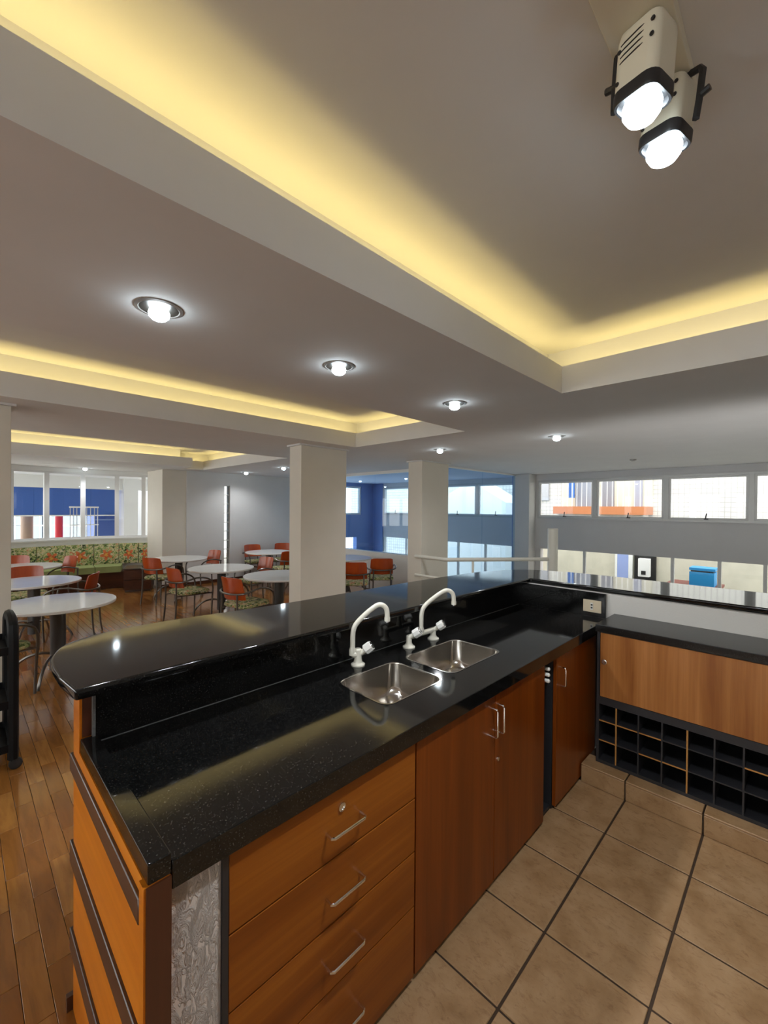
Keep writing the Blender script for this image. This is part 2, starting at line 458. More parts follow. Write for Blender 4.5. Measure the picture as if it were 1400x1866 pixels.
# ---- ceiling with three lit trays
T1 = (-1.9, 2.84, -1.9, 1.145)
T2 = (-2.1, 3.585, 2.405, 4.05)
ceil = structure('ceiling', 'pale lowered ceiling with three recessed light trays')
t3 = [(-2.1, 5.75), (3.66, 5.75), (3.66, 8.95), (3.25, 8.95), (3.25, 8.45), (-2.1, 8.45)]
def inset(poly, d):   # grow an axis-aligned outline outwards by d
    n = len(poly); out = []
    for i in range(n):
        p0, p1, p2 = poly[i - 1], poly[i], poly[(i + 1) % n]
        def nrm(a, c):
            dx, dy = c[0] - a[0], c[1] - a[1]; l = hypot(dx, dy); return (dy / l, -dx / l)
        n1, n2 = nrm(p0, p1), nrm(p1, p2)
        out.append((p1[0] + d * (n1[0] + n2[0]), p1[1] + d * (n1[1] + n2[1])))
    return out
trays = [rect(*T1), rect(*T2), t3]
bm = bmesh.new()
plate(bm, rect(-3.6, 9.2, -2.4, 11.9), [inset(t_, .012) for t_ in trays], H, H + .10)
obj('soffit', bm, 'ceil', ceil)
SETB = .17
for i, tr in enumerate(trays):
    bm = bmesh.new(); plate(bm, inset(tr, .012), [tr], H + .0, LIP)
    obj('tray_lip', bm, 'ceil', ceil)
    bm = bmesh.new(); plate(bm, inset(tr, SETB + .05), [inset(tr, SETB)], H + .10, HT)
    obj('tray_wall', bm, 'ceil', ceil)
    bm = bmesh.new(); plate(bm, inset(tr, SETB + .05), [], HT, HT + .05)
    obj('tray_top', bm, 'ceil', ceil)
# LED strips on the ledges
def led(label, x0, x1, y0, y1, power):
    t = thing('cove_light', label, 'light strip', ((x0 + x1) / 2, (y0 + y1) / 2, H + .102), group='warm strips hidden in the ceiling trays')
    obj('channel', box(x0, x1, y0, y1, H + .1005, H + .106), 'whitepl', t)
    obj('diode_strip', box(x0 + .004, x1 - .004, y0 + .004, y1 - .004, H + .106, H + .112), 'led', t)
    L = x1 - x0 if x1 - x0 > y1 - y0 else y1 - y0
    light('AREA', 'strip_light', ((x0 + x1) / 2, (y0 + y1) / 2, H + .118), power * L, (1.0, .77, .29), t, shape='RECTANGLE', size=x1 - x0, size_y=y1 - y0, rot=(pi, 0, 0))
e = .075
PWR = .34
led('yellow strip along the dining side of the tray above the bar', -1.9, 2.84, 1.145 + e, 1.145 + e + .03, PWR)
led('yellow strip along the window end of the tray above the bar', 2.84 + e, 2.84 + e + .03, -1.9, 1.145, PWR)
led('yellow strip along the columns side of the middle tray', -2.1, 3.585, 4.05 + e, 4.05 + e + .03, PWR)
led('yellow strip along the glass end of the middle tray', 3.585 + e, 3.585 + e + .03, 2.405, 4.05, PWR)
led('yellow strip along the bay window side of the far tray', -2.1, 3.2, 8.45 + e, 8.45 + e + .03, PWR)
led('short yellow strip in the notch of the far tray', 3.27, 3.66, 8.95 + e, 8.95 + e + .03, PWR)
led('yellow strip along the glass end of the far tray', 3.66 + e, 3.66 + e + .03, 5.75, 8.95, PWR)

# ---- columns
def column(label, x0, x1, y0, y1):
    c = structure('column', label, ((x0 + x1) / 2, (y0 + y1) / 2, 0))
    obj('shaft', box(x0, x1, y0, y1, 0, H - .018, bev=.004), 'colpaint', c)
    obj('cap_strip', box(x0 - .03, x1 + .03, y0 - .02, y1 + .02, H - .018, H), 'wall', c)
column('square column in front of the bay window tables', -.40, .302, 4.31, 4.56)
column('square beige column behind the middle of the bar top', 2.94, 3.655, 4.31, 4.56)
column('square beige column where the handrail starts', 5.23, 5.94, 4.31, 4.60)

# ---- far wall with glass-block slit
bm = bmesh.new(); plate(bm, rect(3.50, 6.2, 0, H), [rect(4.335, 4.475, .10, 2.195)], 9.42, 9.60, 'Y')
fw = structure('wall_far', 'grey painted end wall with a glass-block slit', (5, 9.42, 0))
obj('wall_face', bm, 'wall', fw)
obj('baseboard_strip', box(3.56, 6.18, 9.402, 9.42, 0, .07), 'bench', fw)
sl = structure('window_glass_blocks', 'tall slit of stacked glass blocks in the end wall', (4.405, 9.5, .1))
glb = glassy('glass_block', (.66, .67, .66), .14, .2)
for k in range(10):
    z0 = .104 + k * .2092
    b0 = obj('glass_block', box(4.342, 4.468, 9.47, 9.55, z0, z0 + .2, bev=.006), glb, sl)
    obj('mortar_joint', box(4.337, 4.473, 9.475, 9.545, z0 + .2, z0 + .2092), 'frame', sl)
obj('pier', box(3.02, 3.56, 9.44, 10.40, 0, H, bev=.004), 'colpaint', kind='structure', label='grey pier at the end of the curved bay window')
obj('baseboard_pier', box(3.0, 3.57, 9.415, 9.44, 0, .075), 'bench', kind='structure', label='dark wooden skirting at the foot of the pier')

# ---- curved bay window
BO = Vector((1.767, 7.985)); BR = 2.92
def bay(a, r, z=0.0): return Vector((BO.x + r * cos(radians(a)), BO.y + r * sin(radians(a)), z))
def arc_wall(bm, a0, a1, r0, r1, z0, z1, step=4.0):
    n = max(1, int(abs(a1 - a0) / step)); prev = None
    for i in range(n + 1):
        a = a0 + (a1 - a0) * i / n
        q = [bm.verts.new(bay(a, r, z)) for r, z in ((r0, z0), (r1, z0), (r1, z1), (r0, z1))]
        if prev:
            for k in range(4): bm.faces.new((prev[k], prev[(k + 1) % 4], q[(k + 1) % 4], q[k]))
        else: bm.faces.new(q[::-1])
        prev = q
    bm.faces.new(prev); return bm
A0, A1 = 60.5, 140.0
bw = structure('wall_bay', 'curved white parapet wall below the bay window', (1.767, 10.9, 0))
obj('parapet', arc_wall(bmesh.new(), A0, A1, BR - .06, BR + .12, 0, .985), 'white', bw)
obj('sill', arc_wall(bmesh.new(), A0, A1, BR - .10, BR + .14, .985, 1.012), 'white', bw)
obj('lintel', arc_wall(bmesh.new(), A0, A1, BR - .06, BR + .12, 2.40, H), 'white', bw)
wb = structure('window_bay', 'curved bay window of tall panes in white frames', (1.767, 10.9, 1.0))
MA = [61.6, 64.8, 75.0, 87.1, 99.3, 110.7, 122.0, 133.0]
for i, a in enumerate(MA):
    w = .042 if i else .02
    bm = box(-.035, .035, -w, w, 1.012, 2.40)
    bmesh.ops.transform(bm, matrix=Matrix.Translation((*bay(a, BR).xy, 0)) @ Matrix.Rotation(radians(a), 4, 'Z'), verts=bm.verts[:])
    obj('mullion', bm, 'frame', wb)
for a0, a1 in zip(MA, MA[1:]):
    p = obj('pane', arc_wall(bmesh.new(), a0 + .3, a1 - .3, BR - .004, BR + .004, 1.05, 2.36, 20), 'glass', wb)
    bm = bmesh.new(); arc_wall(bm, a0 + .3, a1 - .3, BR - .03, BR + .03, 1.012, 1.05, 20)
    obj('bottom_rail', bm, 'frame', wb)
    bm = bmesh.new(); arc_wall(bm, a0 + .3, a1 - .3, BR - .03, BR + .03, 2.36, 2.40, 20)
    obj('top_rail', bm, 'frame', wb)
# ---- walls outside the view that close the room
bm = bmesh.new(); plate(bm, rect(-2.4, 11.9, -.3, 2.9), [rect(-2.0, 1.9, 1.0, 2.4), rect(2.3, 5.9, 1.0, 2.4), rect(6.3, 9.9, 1.0, 2.4)], -3.72, -3.6, 'X')
obj('wall_left', bm, 'wall', kind='structure', label='long painted side wall with three wide windows')
for i, (a, b2) in enumerate(((-2.0, 1.9), (2.3, 5.9), (6.3, 9.9))):
    w = structure('window_left_%d_offscreen' % (i + 1), 'wide glazed opening in the long side wall', (-3.66, (a + b2) / 2, 1.0))
    mid = (a + b2) / 2
    bm = bmesh.new(); plate(bm, rect(a, b2, 1.0, 2.4), [rect(a + .05, mid - .025, 1.05, 2.35), rect(mid + .025, b2 - .05, 1.05, 2.35)], -3.69, -3.63, 'X')
    obj('frame', bm, 'frame', w)
    obj('pane', box(-3.665, -3.655, a + .05, mid - .025, 1.05, 2.35), 'glass', w)
    obj('pane', box(-3.665, -3.655, mid + .025, b2 - .05, 1.05, 2.35), 'glass', w)
obj('wall_back', box(-3.72, 9.2, -2.42, -2.3, -2.7, 2.9), 'wall', kind='structure', label='painted wall behind the bar')
obj('wall_bay_side', box(-3.6, -.35, 10.2, 10.32, 0, H), 'wall', kind='structure', label='painted wall beside the bay window')

# ---- window wall beyond the void (X = 9.1)
WX = 9.1
ww = structure('wall_right', 'grey wall across the void with a band of high windows', (WX, 2, 0))
bm = bmesh.new()
plate(bm, rect(-2.4, 9.5, -2.5, H + .1), [rect(-2.0, 4.17, 1.505, 2.345), rect(4.66, 9.0, 1.505, 2.345), rect(-2.0, 4.1, -1.0, .845), rect(4.66, 9.0, -1.0, .845)], WX, WX + .15, 'X')
obj('wall_face', bm, 'grey', ww)
obj('pier', box(8.78, 9.1, 4.22, 4.60, -2.5, H, bev=.004), 'wall', kind='structure', label='grey pier between the high windows and the glass partition')
def band_window(name, label, splits, z0, z1, handles=True):
    w = structure(name, label, (WX, sum(splits) / len(splits), z0))
    hs = [rect(b2 + .035, a - .035, z0 + .04, z1 - .04) for a, b2 in zip(splits, splits[1:])]
    bm = bmesh.new(); plate(bm, rect(splits[-1], splits[0], z0, z1), hs, WX - .02, WX + .06, 'X')
    obj('frame', bm, 'alu', w)
    for a, b2 in zip(splits, splits[1:]):
        bm = bmesh.new(); plate(bm, rect(b2 + .035, a - .035, z0 + .04, z1 - .04), [rect(b2 + .07, a - .07, z0 + .075, z1 - .075)], WX - .01, WX + .03, 'X')
        s = obj('sash', bm, 'frame', w)
        obj('pane', box(WX + .006, WX + .012, b2 + .07, a - .07, z0 + .075, z1 - .075), 'glass', s)
        if handles:
            yc = (a + b2) / 2
            bm = box(WX - .045, WX - .012, yc - .03, yc + .03, z0 + .045, z0 + .06)
            tube(bm, [(WX - .04, yc + .01, z0 + .055), (WX - .06, yc - .01, z0 + .15)], .009, 6)
            obj('latch', bm, 'lamp_black', s)
band_window('window_1', 'band of top-hung aluminium windows with black latches', [4.17, 2.97, 1.75, .575, -.64, -2.0], 1.505, 2.345)
band_window('window_2', 'aluminium windows seen through the blue glass partition', [9.0, 7.93, 6.85, 5.72, 4.66], 1.505, 2.345)
def low_window(name, label, ysplit, mats):
    w = structure(name, label, (WX, sum(ysplit) / len(ysplit), -1))
    for y in ysplit:
        obj('mullion', box(WX + .02, WX + .07, y - .025, y + .025, -1.0, .845), mats, w)
    for a, b2 in zip(ysplit, ysplit[1:]):
        obj('pane', box(WX + .04, WX + .048, b2 + .025, a - .025, -1.0, .845), 'glass', w)
ylow = [on(px, 1040, 0, WX).y for px in (1012, 1064, 1225, 1311, 1395)]
low_window('window_3', 'glazing of the lower level below the grey wall panel', ylow + [-.9, -2.0], 'white')
low_window('window_4', 'lower glazing seen through the blue glass partition', [9.0, 8.1, 7.2, 6.3, 5.5, 4.66], 'frame')

# ---- blue glass partition and blue room
GX, GY = 6.2, 4.55
gl = structure('wall_low', 'low white wall below the glass partition', (GX, 7, 0))
obj('low_wall_face', box(GX, GX + .14, 4.62, 9.42, -.1, .765, bev=.004), 'plaster_white', gl)
obj('low_wall_cap', box(GX - .012, GX + .152, 4.62, 9.42, .765, .782), 'frame', gl)
gp = structure('window_partition', 'frameless blue-tinted glass partition around the blue room', (GX, 6, .782))
yb = [4.62, 5.45, 6.45, 7.55, 8.6, 9.40]
for a, b2 in zip(yb, yb[1:]):
    obj('pane', box(GX + .06, GX + .072, a + .004, b2 - .004, .782, H - .06), 'glass_blue', gp)
obj('head_rail', box(GX + .03, GX + .10, 4.62, 9.42, H - .06, H), 'white', gp)
obj('jamb', box(GX + .03, GX + .10, 9.38, 9.42, .782, H - .06), 'frame', gp)
xb = [6.0, 7.42, 8.78]
for a, b2 in zip(xb, xb[1:]):
    obj('pane', box(a + .004, b2 - .004, GY + .0, GY + .012, -.4, H - .03), 'glass_blue', gp)
obj('head_rail', box(6.0, 8.8, GY - .015, GY + .03, H - .03, H), 'frame', gp)
bm = bmesh.new(); plate(bm, rect(6.2, 9.1, -2.5, H + .1), [rect(6.45, 8.58, 1.505, 2.345), rect(6.45, 8.4, -1.0, .845)], 9.42, 9.57, 'Y')
obj('wall_blue', bm, 'blue', kind='structure', label='blue end wall of the room behind the glass')
bm = bmesh.new()
plate(bm, rect(6.45, 8.58, 1.505, 2.345), [rect(6.50, 7.48, 1.555, 2.295), rect(7.54, 8.53, 1.555, 2.295)], 9.44, 9.50, 'Y')
w5 = structure('window_5', 'window in the blue end wall', (7.5, 9.45, 1.5)); obj('frame', bm, 'frame', w5)
obj('pane', box(6.5, 7.48, 9.46, 9.466, 1.555, 2.295), 'glass', w5); obj('pane', box(7.54, 8.53, 9.46, 9.466, 1.555, 2.295), 'glass', w5)
obj('wall_blue_trim', box(9.06, 9.1, 9.0, 9.42, -1, H), 'blue', kind='structure', label='blue corner strip beside the windows behind the glass')
obj('wall_blue_jamb', box(8.86, 9.1, 4.61, 4.66, -2.5, H), 'blue', kind='structure', label='blue jamb behind the glass partition')
obj('ceiling_blue', box(6.35, 9.1, 4.6, 9.42, H - .03, H - .001), plain('pale_blue_paint', (.50, .60, .78), .7), kind='structure', label='pale blue ceiling above the room behind the glass')

# ================================================================== BAR
# ---- masonry bar wall
obj('wall_bar_long', box(.325, 3.216, 1.634, 1.735, 0, ZB - .037), 'plaster_white', kind='structure', label='half-height plastered wall below the long bar top')
obj('wall_bar_return', box(3.217, 3.40, -2.3, 1.735, 0, ZB - .037), 'plaster_white', kind='structure', label='half-height white plastered wall behind the wine rack cabinet')
obj('wall_bar_end', box(.326, .445, .975, 1.60, 0, ZC - .063), 'plaster', kind='structure', label='rough white plastered wall end beside the drawers')
# ---- striped wooden end panel
ep = thing('bar_end_panel', 'orange wooden end panel with dark horizontal strips on the bar end', 'panel', (.295, 1.35, 0))
zs = [0.01, .20, .29, .50, .585, .815, .885]
def end_board(y0, y1, z0, z1): return obj('board', box(.278, .325, y0, y1, z0, z1), 'wood_end', ep)
end_board(.985, 1.722, .01, .21); end_board(.985, 1.722, .282, .505); end_board(.985, 1.722, .578, .815); end_board(.985, 1.722, .872, .911); end_board(1.632, 1.722, .911, ZB - .037)
for z0, z1 in ((.21, .282), (.505, .578), (.815, .872)):
    obj('dark_strip', box(.270, .325, .985, 1.738, z0, z1, bev=.002, seg=1), 'wood_dark', ep)
obj('corner_post', box(.272, .325, .955, .985, 0, .911), 'wood_end', ep)
obj('front_board', box(.276, .3255, .950, .955, 0, .911), 'wood_red', ep)
obj('corner_trim', box(.282, .325, 1.722, 1.732, 0, ZB - .037), 'wood_red', ep)
obj('jamb_board', box(.285, .318, 1.626, 1.632, ZC + .021, ZB - .037), 'wood_red', ep)
obj('foot_block', box(.262, .325, 1.732, 1.75, 0, .05), 'wood_dark', ep)
# ---- bar top
def bar_outline():
    out = [(.252, 1.545)]
    out += [(3.252, 1.545), (3.252, -2.28), (3.868, -2.28)]
    cur = smoothpts([(3.868, .6, 0), (3.866, 1.15, 0), (3.83, 1.5, 0), (3.70, 1.80, 0), (3.42, 1.97, 0), (3.10, 2.045, 0), (2.43, 2.10, 0), (1.38, 2.125, 0), (.80, 2.185, 0), (.58, 2.19, 0), (.42, 2.165, 0), (.32, 2.105, 0), (.262, 2.0, 0), (.238, 1.88, 0), (.236, 1.70, 0)], 4)
    out += [(p.x, p.y) for p in cur]
    return out
bt = thing('granite_bar', 'long L-shaped polished dark granite bar top with rounded end', 'bar counter', (1.8, 1.8, ZB - .035))
bm = plate(bmesh.new(), bar_outline(), [], ZB - .035, ZB)
es = [e for e in bm.edges if len(e.link_faces) == 2 and e.calc_face_angle(0) > 1.0]
bmesh.ops.bevel(bm, geom=es, offset=.009, segments=3, affect='EDGES', profile=.5)
obj('slab', bm, 'granite_bar', bt)
# ---- lower granite worktop with two sink cut-outs
wt = thing('worktop', 'polished black granite worktop with two sink cut-outs', 'worktop', (1.7, 1.3, ZC - .06))
SK = [(1.165, 1.540, 1.125, 1.440, .05), (1.605, 2.060, 1.135, 1.440, .05)]
bm = plate(bmesh.new(), [(.327, .957), (3.197, .957), (3.197, 1.611), (.327, 1.611)], [rrect(*s) for s in SK], ZC - .062, ZC)
obj('slab', bm, 'granite', wt)
obj('side_lip', box(.279, .3265, .953, 1.625, ZC - .026, ZC + .02, bev=.004), 'granite', wt)
obj('front_edge', box(.327, 3.0, .951, .9568, ZC - .062, ZC + .002, bev=.002, seg=1), 'granite', wt)
bs = thing('granite_backsplash', 'upright black granite backsplash below the bar top', 'backsplash', (1.8, 1.62, ZC))
obj('slab', box(.318, 1.80, 1.612, 1.632, ZC, ZB - .036), 'granite', bs)
obj('slab', box(1.803, 3.198, 1.612, 1.632, ZC, ZB - .036), 'granite', bs)
bs2 = thing('granite_backsplash', 'short black granite backsplash carrying the power outlet', 'backsplash', (3.2, 1.3, ZC))
obj('slab', box(3.198, 3.216, .968, 1.632, ZC, ZB - .037), 'granite', bs2)
obj('sawn_edge', box(.310, .318, 1.612, 1.632, ZC, ZB - .036), 'granite_edge', bs)
obj('seam', box(.33, 3.19, 1.6085, 1.612, ZC, ZC + .0015), 'granite_edge', bs)
# ---- sinks
def sink(label, x0, x1, y0, y1, r):
    t = thing('sink_bowl', label, 'sink', ((x0 + x1) / 2, (y0 + y1) / 2, ZC - .15), group='stainless sink bowls in the worktop')
    bm = bmesh.new(); prev = None
    prof = [(-.004, ZC + .0015, .05), (.003, ZC + .0015, .05), (.005, ZC - .004, .05), (.012, ZC - .11, .06), (.03, ZC - .14, .07), (.07, ZC - .15, .08)]
    for ins, z, rr in prof:
        ring = [bm.verts.new((u, v, z)) for u, v in rrect(x0 + ins, x1 - ins, y0 + ins, y1 - ins, rr, 6)]
        if prev:
            for i in range(len(ring)): bm.faces.new((prev[i], prev[(i + 1) % len(ring)], ring[(i + 1) % len(ring)], ring[i]))
        prev = ring
    bm.faces.new(prev)
    obj('bowl', bm, 'steel', t)
    bm = bmesh.new(); lathe(bm, [(.045, ZC - .1495), (.043, ZC - .146), (.03, ZC - .147), (.026, ZC - .149)], 20)
    bmesh.ops.translate(bm, verts=bm.verts[:], vec=((x0 + x1) / 2, (y0 + y1) / 2, 0))
    obj('drain', bm, 'chrome', t)
sink('stainless sink bowl under the single tap', *SK[0]); sink('stainless sink bowl under the two-handled mixer', *SK[1])
# ---- taps
def M_to(p, d):
    return Matrix.Translation(p) @ Vector((0, 0, 1)).rotation_difference(Vector(d)).to_matrix().to_4x4()
def knob(parent, p, d, R=.026):
    d = Vector(d).normalized(); p = Vector(p)
    bm = bmesh.new(); tube(bm, [p, p + d * .03], .013, 10)
    obj('valve_neck', bm, 'cream', parent)
    bm = bmesh.new()
    lathe(bm, [(R * .8, 0), (R, .006), (R, .036), (R * .86, .042)], 8, M_to(p + d * .028, d))
    k = obj('knob', bm, 'whitepl', parent)
    bm = bmesh.new(); lathe(bm, [(R * .7, 0), (R * .6, .004)], 14, M_to(p + d * .0695, d))
    obj('knob_cap', bm, 'chrome', k)
def spout(parent, b, top, dirx, diry, h1=.13, reach=.17):
    b = Vector(b); u = Vector((dirx, diry, 0)).normalized()
    pts = [b, b + Vector((0, 0, .05)), b + Vector((0, 0, h1)) + u * .004, b + u * .03 + Vector((0, 0, h1 + .045)), b + u * (reach * .58) + Vector((0, 0, h1 + .105)), b + u * (reach * .8) + Vector((0, 0, h1 + .12)), b + u * (reach * .97) + Vector((0, 0, h1 + .098)), b + u * reach + Vector((0, 0, h1 + .045))]
    bm = bmesh.new(); sp = smoothpts(pts, 5); tube(bm, sp, [.0165 if i < 4 else .0125 for i in range(len(sp))], 10)
    obj('spout', bm, 'cream', parent)
    e2 = b + u * reach + Vector((0, 0, h1 + .045))
    bm = bmesh.new(); tube(bm, [e2 + Vector((0, 0, .012)), e2 - Vector((0, 0, .006))], .0145, 12); obj('aerator', bm, 'cream', parent)
    bm = bmesh.new(); tube(bm, [e2 - Vector((0, 0, .005)), e2 - Vector((0, 0, .012))], .011, 12); obj('aerator_tip', bm, 'chrome', parent)
tp = thing('tap', 'cream single tap with swan-neck spout and one clear knob', 'tap', (1.375, 1.525, ZC))
bm = lathe(bmesh.new(), [(.034, 0), (.034, .006), (.022, .014), (.018, .03), (.018, .075), (.014, .08)], 18, Matrix.Translation((1.375, 1.525, ZC))); obj('base', bm, 'cream', tp)
spout(tp, (1.352, 1.540, ZC + .05), None, .75, -.55, .12, .17)
bm = tube(bmesh.new(), [(1.375, 1.525, ZC + .05), (1.352, 1.540, ZC + .055)], .017, 10); obj('elbow', bm, 'cream', tp)
knob(tp, (1.383, 1.517, ZC + .055), (.45, -.55, .55))
mx = thing('mixer_tap', 'cream two-handled mixer tap with swan-neck spout', 'tap', (1.86, 1.525, ZC))
for x in (1.75, 1.965):
    bm = lathe(bmesh.new(), [(.034, 0), (.034, .006), (.022, .014), (.016, .026), (.016, .06), (.013, .065)], 18, Matrix.Translation((x, 1.525, ZC))); obj('base', bm, 'cream', mx)
bm = tube(bmesh.new(), [(1.75, 1.525, ZC + .055), (1.965, 1.525, ZC + .055)], .015, 10); obj('bridge', bm, 'cream', mx)
knob(mx, (1.752, 1.520, ZC + .055), (.30, -.60, .5)); knob(mx, (1.967, 1.520, ZC + .055), (.30, -.60, .5))
spout(mx, (1.857, 1.527, ZC + .055), None, .72, -.55, .12, .19)

# ---- cabinets under the worktop
FY = .970   # front plane
def handle_bar(parent, p0, p1, out=(0, -1, 0), so=.03, r=.0045):
    p0, p1, o = Vector(p0), Vector(p1), Vector(out) * so
    d = (p1 - p0).normalized() * .008
    bm = tube(bmesh.new(), [p0, p0 + o * .8, p0 + o + d, p1 + o - d, p1 + o * .8, p1], r, 8)
    return obj('handle', bm, 'chrome', parent)
du = thing('drawer_unit', 'wooden drawer unit with four drawers and chrome handles', 'drawer unit', (.81, 1.2, 0))
obj('carcass', box(.448, 1.157, .992, 1.60, 0, ZC - .065), 'laminate', du)
obj('side_stile', box(.446, .461, FY - .002, .992, 0, ZC - .063), 'laminate', du)
zz = [(.668, .862), (.476, .664), (.280, .472), (.022, .276)]
for i, (z0, z1) in enumerate(zz):
    d = obj('drawer', box(.463, 1.154, FY, .990, z0, z1, bev=.0015, seg=1), 'wood_h', du)
    zh = [.752, .562, .366, .150][i]
    handle_bar(d, (.757, FY, zh), (.888, FY, zh))
    if i == 0:
        bm = lathe(bmesh.new(), [(.013, 0), (.013, .004), (.008, .005), (.0075, .002)], 16, M_to((.813, FY, .806), (0, -1, 0))); obj('lock', bm, 'chrome', d)
sc = thing('sink_cabinet', 'wooden two-door cabinet below the sinks', 'cabinet', (1.69, 1.2, 0))
obj('carcass', box(1.159, 2.226, .992, 1.60, 0, ZC - .30), 'laminate', sc)
obj('top_rail', box(1.159, 2.226, .992, 1.05, ZC - .12, ZC - .064), 'laminate', sc)
for x0, x1, xh in ((1.162, 1.705, 1.678), (1.709, 2.224, 1.735)):
    d = obj('door', box(x0, x1, FY, .990, .022, .862, bev=.0015, seg=1), 'wood_v', sc)
    handle_bar(d, (xh, FY, .690), (xh, FY, .815))
bm = lathe(bmesh.new(), [(.009, 0), (.009, .004), (.005, .005)], 14, M_to((1.735, FY, .565), (0, -1, 0))); obj('lock', bm, 'chrome', sc)
cc = thing('corner_cabinet', 'wooden single-door cabinet in the corner beside the open niche', 'cabinet', (2.72, 1.2, 0))
obj('carcass', box(2.378, 3.19, .992, 1.60, 0, ZC - .065), 'laminate', cc)
d = obj('door', box(2.380, 3.02, FY, .990, .022, .862, bev=.0015, seg=1), 'wood_v', cc)
handle_bar(d, (2.435, FY, .695), (2.435, FY, .800))
obj('niche_back', box(2.226, 2.378, 1.40, 1.60, 0, ZC - .065), 'laminate', cc)
obj('niche_floor', box(2.226, 2.378, 1.0, 1.40, 0, .02), 'laminate', cc)
tr = thing('towel_rail', 'pull-out towel rail of three chrome rods with white tips in the niche', 'towel rail', (2.30, 1.2, .80))
for k, z in enumerate((.835, .803, .770)):
    r_ = obj('rod', tube(bmesh.new(), [(2.262 + .03 * 0, 1.39, z), (2.262, .985, z)], .005, 8), 'chrome', tr)
    bm = lathe(bmesh.new(), [(.006, -.004), (.010, 0), (.011, .02), (.006, .026)], 12, M_to((2.262, .985, z), (0, -1, 0))); obj('tip', bm, 'whitepl', r_)

# ---- low cabinet with flap and wine rack
FX = 2.842
YE = .905
wc = thing('wine_cabinet', 'charcoal low cabinet with wooden flap door over an open wine rack', 'cabinet', (3.0, -.4, .117))
obj('side_panel', box(FX, 3.21, YE - .016, YE, .117, .938), 'laminate', wc)
obj('back_panel', box(3.17, 3.21, -2.28, YE - .016, .117, .938), 'laminate', wc)
obj('bottom_rail', box(FX, 3.17, -2.28, YE - .016, .117, .136), 'laminate', wc)
obj('middle_rail', box(FX, 3.17, -2.28, YE - .016, .486, .533), 'laminate', wc)
obj('top_rail', box(FX + .004, 3.17, -2.28, YE - .016, .925, .938), 'laminate', wc)
fd = obj('flap_door', box(FX - .004, FX + .014, -1.1, YE - .020, .536, .934, bev=.0015, seg=1), 'wood_flap', wc)
bm = lathe(bmesh.new(), [(.016, 0), (.016, .005), (.012, .007)], 18, M_to((FX - .004, .862, .755), (-1, 0, 0))); obj('lock', bm, 'chrome', fd)
obj('flap_door', box(FX - .004, FX + .014, -2.27, -1.104, .536, .934, bev=.0015, seg=1), 'wood_flap', wc)
yv = [.792 - .1195 * k for k in range(0, 26)]
yv = [y for y in yv if y > -2.2]
hz = (.260, .383)
for k, y in enumerate(yv):
    o = obj('upright_divider', box(FX + .002, 3.16, y - .004, y + .004, .136, .486), 'laminate', wc)
    if k in (0, 3): obj('edge_band', box(FX, FX + .002, y - .004, y + .004, .136, .486), 'wood_edge', o)
tops = [YE - .016] + [y - .004 for y in yv]
org = {(0, 0), (1, 0), (2, 1), (3, 1), (1, 1), (0, 1), (5, 1), (6, 1), (2, 0), (3, 0)}
org_top = {0, 1, 2, 6, 7}; org_low = {0, 2, 3}
for k in range(len(yv)):
    ya, yb2 = tops[k], yv[k] + .004
    for r_, z in enumerate(hz):
        s = obj('level_divider', box(FX + .002, 3.16, yb2, ya, z - .0035, z + .0035), 'laminate', wc)
        if k in (org_top if r_ else org_low): obj('edge_band', box(FX, FX + .002, yb2, ya, z - .0035, z + .0035), 'wood_edge', s)
lt = thing('low_worktop', 'dark grey granite shelf top on the wine rack cabinet', 'worktop', (3.0, -.4, .94))
bm = box(2.832, 3.212, -2.28, .915, .938, .983, bev=.003); obj('slab', bm, 'granite_low', lt)
# ---- power outlet on the granite
ou = thing('power_outlet', 'ivory power outlet plate on the black backsplash', 'outlet', (3.19, 1.052, .965))
obj('plate', box(3.186, 3.198, .992, 1.114, .972, 1.058, bev=.003), 'ivory', ou)
obj('socket', box(3.183, 3.187, 1.045, 1.063, .990, 1.040), 'whitepl', ou)
for z in (1.005, 1.025): obj('slot', box(3.1815, 3.1835, 1.048, 1.060, z - .005, z + .005), 'black', ou)

# ================================================================== LAMPS
def downlight(label, x, y, z=H, power=24, r=.070):
    t = thing('downlight', label, 'ceiling light', (x, y, z - .004), group='recessed ceiling downlights')
    M = Matrix.Translation((x, y, z))
    bm = lathe(bmesh.new(), [(r + .016, 0), (r + .016, -.003), (r + .004, -.006), (r, -.003), (r, .0)], 32, M, cap=False); obj('trim_ring', bm, 'ring', t)
    bm = lathe(bmesh.new(), [(r, -.004), (r * .8, .0), (.03, .001)], 32, M); obj('reflector', bm, 'reflector', t)
    bm = lathe(bmesh.new(), [(.020, .004), (.034, -.008), (.039, -.022), (.036, -.034), (.024, -.045), (.004, -.050)], 24, M); obj('bulb', bm, 'bulb', t)
    light('SPOT', 'bulb_light', (x, y, z - .056), power, (.95, .97, 1.0), t, shadow_soft_size=.04, spot_size=radians(150), spot_blend=.7)
downlight('downlight above the rounded end of the bar top', .562, 1.80)
downlight('downlight above the bar opposite the single tap', 1.476, 1.81)
downlight('downlight above the bar corner beside the tray end', 2.582, 1.824)
downlight('downlight over the void beyond the bar corner', 4.468, 1.848)
downlight('downlight between the tray end and the handrail column', 4.455, 3.373)
downlight('downlight near the end wall with the glass blocks', 4.548, 8.80)
downlight('downlight beside the far tray and the beige column', 4.476, 7.157)
downlight('small downlight above the bay window seat', 1.871, 10.45)
downlight('downlight in the top of the far tray', 1.80, 7.75, HT)
# smoke detector dot
dt = obj('smoke_detector', lathe(bmesh.new(), [(.045, 0), (.045, -.015), (.02, -.03)], 18, Matrix.Translation((7.25, 1.83, H))), 'ring', label='small dark detector on the ceiling over the void', cat='detector')

